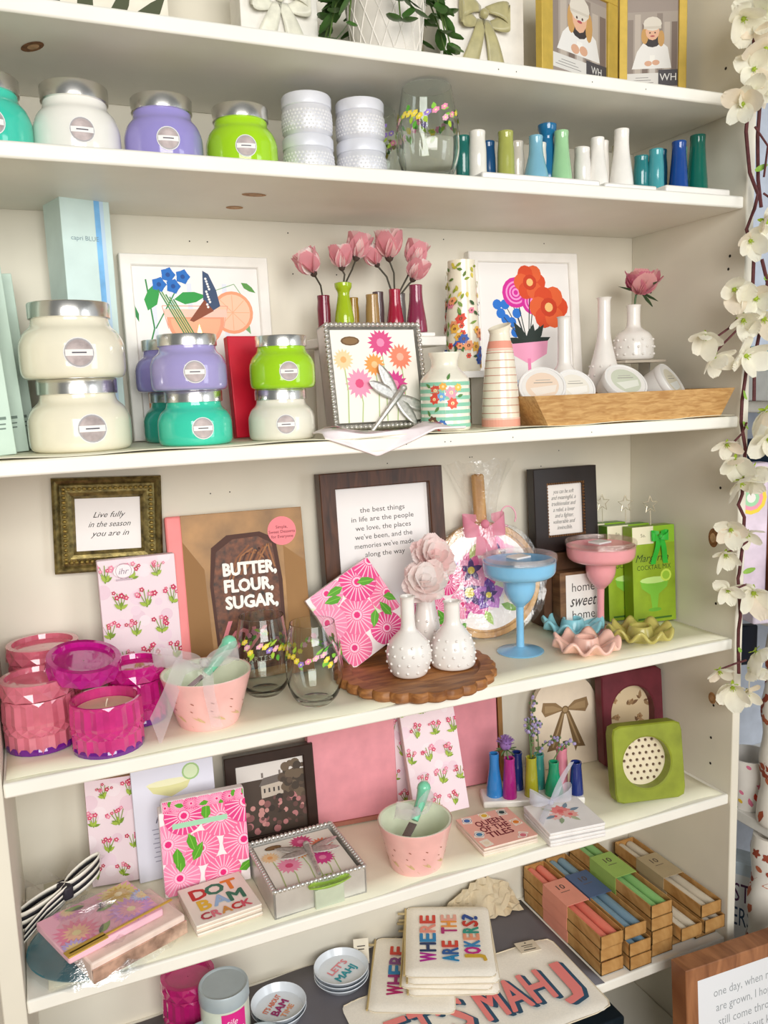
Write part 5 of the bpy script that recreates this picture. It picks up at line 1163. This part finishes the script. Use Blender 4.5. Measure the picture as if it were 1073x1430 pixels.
# ------------------------------------------------------------------ sixth shelf
gemcandle('hot pink faceted candle on the lowest shelf behind the sage tins', .250, .235, z6, .047, .108, '#e01c86', '#d81c7c')
def sagejar(label, x, y, H=.120, R=.0435):
    t = T('tin_candle', label, 'candle', (x, y, z6), group='sage lidded candle tins')
    P = [(R*.94, 0), (R*.97, .003), (R*.97, H - .024)]
    MB().lathe([(0, 0)] + P + [(R*.9, H - .022)], 40).build('jar_body', M('#dfe6d4', .3, coat=.3), t)
    MB().lathe([(R*.99, H - .026), (R, H - .025), (R*1.0, H - .004), (R*.96, H), (R*.90, H - .0005), (R*.86, H - .002), (0, H - .002)], 44).build('lid', M('#b9c6cc', .4, .2, var=.04), t)
    d = Deco(wrap(lambda v: R*.972, toward(x, y, .35)), curved=True); d.rect(0, H - .056, .044, .052, '#e0248a'); d.text(-.004, H - .046, 'tile', .016, '#f8e6ee', shear=.3); d.text(.001, H - .062, 'queen', .014, '#f8e6ee', shear=.3); d.build('pink_label', t)
sagejar('sage lidded candle tin with a pink label, front one', .300, .166)
sagejar('sage lidded candle tin half hidden behind the labelled one', .258, .118, .066)
sagejar('low sage lidded candle tin beside the round bowls', .345, .098, .044)
def dish(label, x, y, z, R, H, art=None):
    t = T('trinket_dish', label, 'dish', (x, y, z), group='round pale blue trinket dishes')
    MB().lathe([(0, 0), (R*.70, 0), (R*.80, .002), (R*.96, H*.85), (R, H), (R*.985, H + .001), (R*.95, H*.9), (R*.84, .0055), (0, .005)], 44).build('dish_body', M('#dfe6ee', .25, coat=.4, var=.03), t)
    if art: d = Deco(top(.0056)); art(d, R*.72); d.build('dish_lettering', t)
    return t
def art_mahj(d, R):
    d.text(-R*.1, R*.30, "LET'S", R*.52, '#e88a92', bold=.03, rot=.55, w=R*1.25); d.text(R*.14, -R*.25, 'MAHJ', R*.58, '#2f9aa8', bold=.04, rot=.55, w=R*1.3)
def art_bam(d, R):
    d.text(-R*.25, R*.40, "IT'S ABOUT", R*.40, '#e07a5a', bold=.03, rot=.75, w=R*1.35); d.text(R*.05, R*.0, 'BAM', R*.58, '#a0246a', bold=.04, rot=.75, w=R*1.1); d.text(R*.33, -R*.36, 'TIME', R*.40, '#e89a6a', bold=.03, rot=.75, w=R*.9)
for k in range(3): dish(('pale blue round dish at the bottom of the stack of three', 'pale blue round dish in the middle of the stack of three', 'round pale blue dish with pink and teal lettering, top of three')[k], .537, .225, z6 + .0085*k, .053, .016, art_mahj if k == 2 else None)
for k in range(2): dish(('pale blue round bowl, lower of two beside the sage tins', 'round pale blue bowl with orange and plum lettering, upper of two')[k], .402, .192, z6 + .0095*k, .051, .019, art_bam if k == 1 else None)
CANV = M('#fbf5e9', .85, var=.03, scale=300, bump=.06)
def pouch(name, label, cx, cy, z, w, dpt, th, rz, art, group, zip_=True, cat='pouch', r_=.012):
    t = T(name, label, cat, (cx, cy, z), (0, 0, rz), group=group)
    n = 40
    def fn(u, v):
        return None
    mb = MB(); NX, NY = 20, 20
    def hgt(x, y): e = min(1, (w/2 - abs(x))/.012)*1.0; f = min(1, (dpt/2 - abs(y))/.012); return th*.5*(max(0, e)*max(0, f))**.5
    def rc(u, v):
        x, y = (u - .5)*w, (v - .5)*dpt; cx_, cy_ = w/2 - r_, dpt/2 - r_
        if abs(x) > cx_ and abs(y) > cy_:
            sx, sy = (1 if x > 0 else -1), (1 if y > 0 else -1); dx, dy = abs(x) - cx_, abs(y) - cy_; l = max(dx, dy)/max(1e-9, hypot(dx, dy)); x, y = sx*(cx_ + dx*l), sy*(cy_ + dy*l)
        return x, y
    def upz(u, v): x, y = (u - .5)*w, (v - .5)*dpt; return th*.5 + hgt(x, y) + .0007*sin(x*60 + y*35)
    mb.grid(lambda u, v: (*rc(u, v), upz(u, v)), NX, NY); mb.grid(lambda u, v: (*rc(1 - u, v), max(.0003, th*.5 - hgt((u - .5)*w, (v - .5)*dpt))), NX, NY)
    mb.build('canvas', CANV, t, sharp=80)
    MB().tube([(x, y, th*.5) for x, y in [rc(k/12, 0) for k in range(13)] + [rc(1, k/12) for k in range(13)] + [rc(1 - k/12, 1) for k in range(13)]], .0012, 6).build('seam', M('#e3d6bd', .85), t)
    if zip_:
        zp = MB().tube([(-w/2 - .001, (k/10 - .5)*dpt*.95, th*.5) for k in range(11)], .0022, 6).build('zipper', M('#c8b27e', .5, .4), t)
        MB().box((-w/2 - .008, dpt*.40, th*.5), (.018, .006, .0025)).build('zip_pull', M('#cbb98e', .4, .4), zp, bevel=.0008)
    if art: d = Deco(lambda u, v, h: (u, v, th*.5 + hgt(u, v) + .0011 + h)); art(d, w, dpt); d.build('lettering', t)
    return t
CM = ('#c81f8a', '#2f4f9a', '#1f8ac4', '#f08a86', '#d83a3a')
def art_joker(d, w, h):
    for j, (tx, cols) in enumerate((('WHERE', ('#b81f9a', '#2f3f6a', '#2f8ac4', '#f09a8a', '#d8483a')), ('ARE THE', ('#1f8ac4', '#2f5fa4', '#d8483a', '', '#b8337a', '#f3a04a', '#f3b0a0')), ('JOKERS?', ('#d8b03a', '#c81f8a', '#3f8ac4', '#f0a080', '#2f9a8a', '#c8382e', '#2f4f9a')))):
        n = len(tx); L = h*.64; x = -w*.24 + j*w*.25
        for i, ch in enumerate(tx):
            if ch != ' ': d.text(x, -L*.54 + (i + .5)*L/n*1.05, ch, .043, cols[i], bold=.035, rot=pi/2, w=L/n*.90)
rzj = -.45
for k in range(4):
    pouch('canvas_pouch', ('cream canvas pouch, bottom of the stack of four', 'cream canvas pouch, second from bottom of the stack of four', 'cream canvas pouch, third from bottom of the stack of four', 'cream canvas pouch with bright jokers lettering, top of the stack of four')[k], .742 + (.003, -.004, .002, 0)[k], .168 + (0, .003, -.003, 0)[k], z6 + .0145 + .0125*k, .170, .208, .012, rzj + (.03, -.03, .02, 0)[k], art_joker if k == 3 else None, 'stacked canvas pouches')
def art_where(d, w, h):
    for i, ch in enumerate('WHERE'): d.text(-w*.20, -h*.32 + (i + .5)*h*.135, ch, .043, ('#b81f6a', '#a82f7a', '#2f8ac4', '#8a4f8a', '#d8483a')[i], bold=.035, rot=pi/2, w=h*.115)
pouch('canvas_pouch', 'cream canvas pouch with lettering, left of and under the stack', .664, .170, z6 + .0065, .160, .205, .008, -.48, art_where, 'stacked canvas pouches')
t = T('hang_tag', 'small cream paper tag standing beside the round dishes', 'tag', (.590, .252, z6 + .001), (-.25, 0, -.3)); MB().box((0, 0, .024), (.030, .001, .048)).build('tag_card', M('#efe6d2', .7), t)
d = Deco(front(-.0006)); d.rect(0, .034, .016, .002, '#4a4238'); d.rect(0, .028, .012, .002, '#4a4238'); d.rect(0, .012, .018, .003, '#2a241e'); d.build('tag_print', t)
# large lettered canvas bag
def art_big(d, w, h):
    for j, (tx, x0) in enumerate((("LET'S", -w*.265), ('MAHJ', w*.215))):
        n = len(tx); L = w*.44; u0 = x0 - L/2
        adv = {"'": .4}; tot = sum(adv.get(c, 1) for c in tx); u = u0
        for ch in tx:
            a = L*adv.get(ch, 1)/tot; 
            for q in (1.0, .75, .5, .25): d.text(u + a/2 + .007*q, -.012 - .006*q, ch, .112, '#2f5570', bold=.02, w=(a*.86 if ch != "'" else a*.6))
            d.text(u + a/2, -.012, ch, .112, '#f08a86', bold=.02, w=(a*.86 if ch != "'" else a*.6)); u += a
t = pouch('canvas_bag', 'large cream canvas bag with pink shadowed lettering', .735, .052, z6, .455, .215, .006, -.02, art_big, None, zip_=False, cat='bag', r_=.02)
t2 = T('hang_tag', 'small cream paper tag lying on the large canvas bag', 'tag', (.905, .140, z6 + .009), (-.15, 0, -.15)); MB().box((0, 0, .0006), (.042, .040, .0012)).build('tag_card', M('#efe4cf', .7), t2)
d = Deco(top(.0012)); d.disc(0, .013, .002, '#3a332c'); d.rect(0, .004, .024, .0022, '#4a4238'); d.rect(0, -.003, .018, .0018, '#4a4238'); d.rect(0, -.012, .026, .0026, '#2a241e'); d.build('tag_print', t2)
# boxes of taper candles
KR = wood('#a9793f', '#c79a5e', (3, 3, 3), 9, .7, .1)
def taperbox(label, x, y, z, col, band, L=.268, w=.053, h=.0265, rz=0, ten=True):
    t = T('taper_candle_box', label, 'candle box', (x, y, z), (0, 0, rz), group='kraft boxes of taper candles')
    mb = MB(); th = .0018
    mb.box((0, L/2, th/2), (w, L, th)); mb.box((-w/2 + th/2, L/2, h/2), (th, L, h)); mb.box((w/2 - th/2, L/2, h/2), (th, L, h)); mb.box((0, th/2, h/2), (w, th, h)); mb.box((0, L - th/2, h/2), (w, th, h))
    mb.build('kraft_tray', KR, t, smooth=False)
    for s in (-1, 1): MB().tube([(s*.0122, .004, .0125), (s*.0122, .010, .0125), (s*.0122, L - .01, .0125), (s*.0122, L - .004, .0125)], [.0100, .0105, .0100, .009], 14).build('taper_candle', M(col, .45, var=.04, sub=.1), t)
    if band:
        b = MB(); y0, y1 = L*.40, L*.72; e = .0009
        b.box((0, (y0+y1)/2, h + e/2 + .0004), (w + 2*e, y1 - y0, e)); b.box((-w/2 - e/2, (y0+y1)/2, h/2 + .0006), (e, y1 - y0, h)); b.box((w/2 + e/2, (y0+y1)/2, h/2 + .0006), (e, y1 - y0, h))
        bo = b.build('paper_band', M(band, .6, var=.03), t, smooth=False)
        d = Deco(top(h + .0013)); d.text(0, y0 + (y1 - y0)*.70, '10', .022, '#5a4a40', bold=.01); d.rect(0, y0 + (y1 - y0)*.50, .022, .0016, '#6a5a50'); d.build('band_print', bo)
    return t
LY = .027
for k in range(3): taperbox(('kraft box of coral candles, bottom of the left stack', 'kraft box of coral candles, middle of the left stack', 'kraft box of coral taper candles with coral band, top of the left stack')[k], 1.0165, .016 + (.0, .003, .001)[k], z6 + LY*k, '#ee8472', '#e99a86')
for k in range(3): taperbox(('kraft box of blue candles, bottom of the second stack', 'kraft box of blue candles, middle of the second stack', 'kraft box of slate blue taper candles with navy band, top of the second stack')[k], 1.0755, (.004, .006, .020)[k], z6 + LY*k, '#7f9fb4', '#54688e')
for k in range(4): taperbox(('kraft candle box, bottom of the stack topped by green candles', 'kraft candle box, second from bottom under the green candles', 'kraft candle box directly under the green candles', 'kraft box of green taper candles with lime band, top of its stack')[k], 1.1385, (.016, .015, .017, .018)[k], z6 + LY*k, '#8fc47a', '#9fbf62')
taperbox('kraft box of ivory candles, lower one jutting out beside the green stack', 1.1965, -.003, z6 + LY, '#ddd3c0', None)
taperbox('plain kraft candle box under the jutting ivory candles', 1.1965, .026, z6, '#ddd3c0', None)
for k in range(3): taperbox(('pale kraft candle box at the bottom against the right panel', 'pale kraft candle box, middle against the right panel', 'kraft box of ivory taper candles with tan band against the right panel')[k], 1.2555, (.020, -.004, .006)[k], z6 + LY*k, '#d6cbb8', '#b9a684')
# things under the lowest shelf and the brown frame in front
t = T('storage_box', 'black lidded storage box under the lowest shelf', 'box', (.85, .02, .0915)); MB().box((0, .12, .08), (.40, .22, .16)).build('box_body', M('#15181e', .5), t, bevel=.004); MB().box((0, .12, .166), (.41, .23, .02)).build('lid', M('#12202a', .4), t, bevel=.004)
def art_day(d, i, a, b):
    H = b - a; d.rect(0, (a+b)/2, 2*i, H, '#e6e9ee')
    for k, tx in enumerate(('one day, when my babies', "are grown, I hope they'll", 'still come through the', 'door without knocking')): d.text(0, b - .038 - .030*k, tx, .024, '#9aa0a6', w=(.205, .195, .185, .19)[k])
frame('picture_frame', 'wide brown wooden framed sign standing in front of the bookcase', .340, .432, .028, .040, wood('#7a4a2c', '#a8714a', (10, 2, 2), 4, .45), M('#e6e9ee', .5), dict(loc=(1.262, -.130, .0025), rot=(-.06, 0, -.05)), deco=art_day, inset=.006)

t = T('crumpled_paper', 'crumpled cream packing paper against the back of the lowest shelf', 'paper', (.875, .268, z6))
r = random.Random(14); mb = MB()
NZ = [[r.uniform(-1, 1) for i in range(17)] for j in range(9)]
mb.grid(lambda u, v: ((u - .5)*.19*(1 - .25*v), .008*NZ[int(v*8)][int(u*16)] - .010 + .030*v*.9, .002 + .085*v*(1 - .35*abs(u - .55)*2) + .003*NZ[8 - int(v*8)][int(u*16)]*v), 16, 8)
mb.build('paper_sheet', M('#d9c9aa', .8, var=.08), t, smooth=False, solid=.0006)
# ------------------------------------------------------------------ blossom garland on the right edge
g = T('blossom_garland', 'hanging garland of white artificial blossoms on dark twigs', 'garland', (1.268, -.03, .92))
o0 = Vector((1.268, -.03, .92))
ST = [[(1.27, 2.145), (1.265, 2.048), (1.258, 1.927), (1.272, 1.862), (1.287, 1.825), (1.278, 1.8), (1.267, 1.766), (1.286, 1.72), (1.278, 1.618), (1.274, 1.543), (1.268, 1.466), (1.264, 1.428), (1.271, 1.382), (1.271, 1.296), (1.266, 1.277), (1.276, 1.253), (1.272, 1.209), (1.271, 1.148), (1.269, 1.138), (1.267, 1.105), (1.272, 1.066), (1.274, 1.037), (1.272, 1.01), (1.27, .954)],
      [(1.281, 2.146), (1.283, 2.004), (1.283, 1.922), (1.29, 1.851), (1.293, 1.803)], [(1.298, 1.715), (1.309, 1.675), (1.312, 1.643), (1.291, 1.542), (1.287, 1.466)],
      [(1.281, 1.631), (1.248, 1.6), (1.212, 1.569), (1.189, 1.548)], [(1.238, 1.61), (1.215, 1.594), (1.189, 1.578)], [(1.291, 1.825), (1.305, 1.816), (1.322, 1.805)],
      [(1.264, 1.428), (1.250, 1.41), (1.236, 1.395)], [(1.272, 1.21), (1.245, 1.20), (1.222, 1.195)], [(1.27, 1.13), (1.25, 1.128), (1.22, 1.127)], [(1.258, 1.93), (1.285, 1.90), (1.283, 1.85)], [(1.27, .985), (1.24, .985), (1.21, .978)]]
tw = M('#5a2a2c', .7, var=.2, scale=120)
for k, p in enumerate(ST):
    pts = [(x - o0.x, -.004*sin(i*1.7) - .002*k, z - o0.z) for i, (x, z) in enumerate(p)]
    MB().tube(pts, [.0032 if k < 3 else .0019]*len(pts), 7).build('twig', tw, g)
BL = [(1.228, -0.033, 2.099, 0.03), (1.258, -0.047, 2.106, 0.036), (1.268, -0.045, 2.052, 0.034), (1.253, -0.035, 2.022, 0.027), (1.244, -0.04, 1.983, 0.03), (1.226, -0.039, 1.963, 0.027), (1.279, -0.043, 2.005, 0.027), (1.279, -0.046, 1.775, 0.034), (1.258, -0.032, 1.744, 0.025), (1.225, -0.031, 1.661, 0.028), (1.259, -0.047, 1.644, 0.031), (1.239, -0.039, 1.609, 0.028), (1.148, -0.045, 1.581, 0.025), (1.186, -0.03, 1.544, 0.025), (1.246, -0.039, 1.547, 0.03), (1.283, -0.044, 1.611, 0.032), (1.304, -0.035, 1.446, 0.039), (1.297, -0.049, 1.398, 0.032), (1.199, -0.048, 1.394, 0.022), (1.238, -0.031, 1.362, 0.031), (1.283, -0.031, 1.342, 0.033), (1.241, -0.041, 1.324, 0.031), (1.213, -0.049, 1.241, 0.025), (1.263, -0.038, 1.226, 0.024), (1.217, -0.034, 1.193, 0.025), (1.22, -0.038, 1.127, 0.022), (1.291, -0.031, 1.112, 0.035), (1.3, -0.034, 0.995, 0.033), (1.286, -0.039, 0.965, 0.027), (1.202, -0.04, 0.977, 0.023), (1.241, -0.035, 0.938, 0.03), (1.276, -0.035, 0.919, 0.025)]
PW = petal_mat('#fcf8e8'); PT = petal_mat('#f8ecd8'); r = random.Random(17)
protos = []
for x, y, z, R in BL:
    R *= 1.42; mb = MB(); n = r.choice((4, 5, 5)); dv = Vector((r.uniform(-.7, .3), r.uniform(-.9, -.25), r.uniform(-1.0, -.1)))
    for k in range(n): petal(mb, (0, 0, 0), R*r.uniform(.85, 1.1), 2*pi*k/n + r.uniform(-.25, .25), r.uniform(.2, .95), r.uniform(-.4, .6), r.uniform(.66, .95), 0 if r.random() < .85 else 1, 6, 6)
    bo = mb.build('blossom', [PW, PT], g, (x - o0.x, y - o0.y - .012, z - o0.z), align(dv))
    c = MB().ball((0, 0, R*.06), R*.10, 8)
    for k in range(5): c.tube([(0, 0, R*.05), (R*.12*cos(k*1.26), R*.12*sin(k*1.26), R*.22)], .0008, 4)
    for k in range(4): petal(c, (0, 0, -R*.05), R*.28, k*pi/2, -.3, 0, .5, 0, 2, 3)
    c.build('flower_center', M('#a9c23a', .6, var=.2), bo)
for x, z, a in ((1.272, 1.862, .3), (1.268, 1.47, 2.5), (1.262, 1.43, -2), (1.274, 1.54, .5), (1.30, 1.68, .3), (1.276, 1.62, 2.8), (1.27, 1.15, .2), (1.272, 1.0, 2.9)):
    b = MB(); petal(b, (0, 0, 0), .022, a, .4, .2, .45, 0, 3, 4); b.build('leaf', M('#8fb84a', .6, var=.1), g, (x - o0.x, -.008, z - o0.z), (1.2, 0, 0))
# ------------------------------------------------------------------ neighbouring display along the right wall
u = T('side_display_shelves', 'white painted shelf unit standing to the right of the bookcase', 'shelf unit', (1.45, 0, 0))
WP = M('#eeece6', .5, var=.04)
MB().box((.425, -.10, 1.1), (.02, .92, 2.2)).build('back_panel', M('#d3dae6', .6), u)
for z in (.10, .556, 1.018, 1.46): MB().box((.21, -.10, z - .012), (.42, .92, .024)).build('shelf', WP, u, bevel=.002)
MB().box((.21, .37, 1.1), (.42, .02, 2.2)).build('end_panel', M('#ccd4e2', .6), u)
def sprinkle(d, w, h, r, n, s, cols):
    for k in range(n):
        uu, v, a = r.uniform(0, w), r.uniform(.08*h, .92*h), r.uniform(0, 6); c = r.choice(cols)
        if k % 3 == 0: d.leaf(uu, v, s*1.6, s*.7, a, c)
        elif k % 3 == 1: d.flower(uu, v, s*.6, 5, c, None, .7)
        else: d.disc(uu, v, s*.35, c)
def cup(label, x, y, z, R, H, seed, cols):
    t = T('printed_cup', label, 'cup', (x, y, z), group='fruit printed cups')
    P = [(R*.74, 0), (R*.76, .003), (R, H*.98), (R*1.02, H)]
    MB().lathe([(0, 0)] + P + [(R*.96, H), (R*.7, .01), (0, .01)], 36).build('cup_body', M('#f3efe9', .35, var=.02), t)
    d = Deco(wrap(prof_r(P), 0)); r = random.Random(seed); sprinkle(d, 2*pi*R*.85, H, r, 34, .014, cols); d.build('fruit_print', t)['kind'] = 'stuff'
FC = ('#d8483a', '#e8c03a', '#3f72b4', '#e07a9a', '#6aae4a', '#e8862e')
cup('white fruit printed cup on the side shelf, nearer the bookcase', 1.492, .135, .5565, .050, .120, 1, FC)
cup('white fruit printed cup stacked behind, against the panel', 1.500, .255, .5565, .050, .205, 2, FC)
def holder(label, x, y, z, H, R, seed):
    t = T('printed_vase', label, 'vase', (x, y, z), group='coral printed white vases')
    P = smoothprof([(R*.9, 0), (R, .01), (R*.95, H*.12), (R*.8, H*.22), (R*.95, H*.35), (R*.78, H*.48), (R*.92, H*.62), (R*.72, H*.76), (R*.8, H*.9), (R*.7, H)], 4)
    MB().lathe([(0, 0)] + P + [(R*.5, H), (0, H*.9)], 36).build('vase_body', M('#f4eee4', .3, coat=.3, var=.02), t)
    d = Deco(wrap(prof_r(P), 0)); sprinkle(d, 2*pi*R*.85, H, random.Random(seed), 60, .020, ('#b0563a', '#c06a48', '#a04a34')); d.build('coral_print', t)['kind'] = 'stuff'
holder('tall white vase with coral print on the side shelf', 1.478, .050, .5565, .42, .040, 3)
holder('tall white vase with coral print below the side shelf', 1.480, .068, .1005, .42, .046, 4)
t = T('lettered_book', 'pale book with tall dark lettering on the lower side shelf', 'book', (1.520, .178, .1005), (0, 0, -1.05))
MB().box((0, 0, .15), (.13, .06, .30)).build('book_block', M('#cfe0ee', .5), t, bevel=.002)
d = Deco(front(-.0305)); d.rect(0, .14, .126, .26, '#eef1f4'); d.text(0, .225, 'POSTO', .066, '#5a2f5a', w=.115); d.text(0, .165, 'DIVERSO', .066, '#2f4a6a', w=.118); d.build('book_lettering', t)
t = T('navy_box', 'dark navy box with copper base on the upper side shelf', 'box', (1.53, .10, 1.0185), (0, 0, -.1)); MB().box((0, 0, .295), (.12, .12, .13)).build('navy_top', M('#16304a', .5), t, bevel=.002); MB().box((0, 0, .115), (.12, .12, .23)).build('copper_base', M('#a8623e', .4, .3, var=.1), t, bevel=.002)
t = T('pastel_bag', 'pale lilac bag with a rainbow sticker beside the panel', 'bag', (1.405, .08, 1.0185), (0, 0, -.25)); MB().box((0, 0, .16), (.07, .03, .32)).build('bag_body', M('#e6d6e6', .5, var=.1), t, bevel=.004)
d = Deco(front(-.0155)); 
for q, c in ((.034, '#f3d84a'), (.026, '#f3a0b8'), (.018, '#a6dcae'), (.010, '#f4f0ea')): d.disc(-.004, .25, q, c)
d.build('rainbow_sticker', t)
MB().box((.025, -.01, .02), (.09, .10, .04)).build('bag_foot', M('#d8cfe0', .5), t, bevel=.004)
t = T('folded_pouches', 'stack of pale iridescent pouches on the upper side shelf', 'pouches', (1.46, -.02, 1.0185), (0, 0, -.3))
for k in range(5): MB().box((.001*k, 0, .012 + .026*k), (.10, .12, .024)).build('pouch', M(('#e3e6f2', '#dfeef0', '#efe6f2', '#e6f0f6', '#f2eef4')[k], .3, .1, var=.1), t, bevel=.006)
t = T('aqua_box', 'white box with an aqua lid on the top side shelf', 'box', (1.50, .06, 1.4605), (0, 0, -.15)); MB().box((0, 0, .03), (.14, .16, .06)).build('box_body', M('#eef0f2', .5), t, bevel=.002); MB().box((0, 0, .085), (.144, .164, .05)).build('lid', M('#a6dee2', .4), t, bevel=.002)
t = T('mirror_plaque', 'dark navy plaque on the side shelf below the blossoms', 'plaque', (1.46, .16, .5565), (0, 0, -.3)); MB().box((0, 0, .37), (.10, .02, .09)).build('plaque', M('#121a2a', .4), t, bevel=.004); MB().box((0, 0, .165), (.02, .02, .33)).build('plaque_stand', M('#8a93a4', .4), t, bevel=.002)
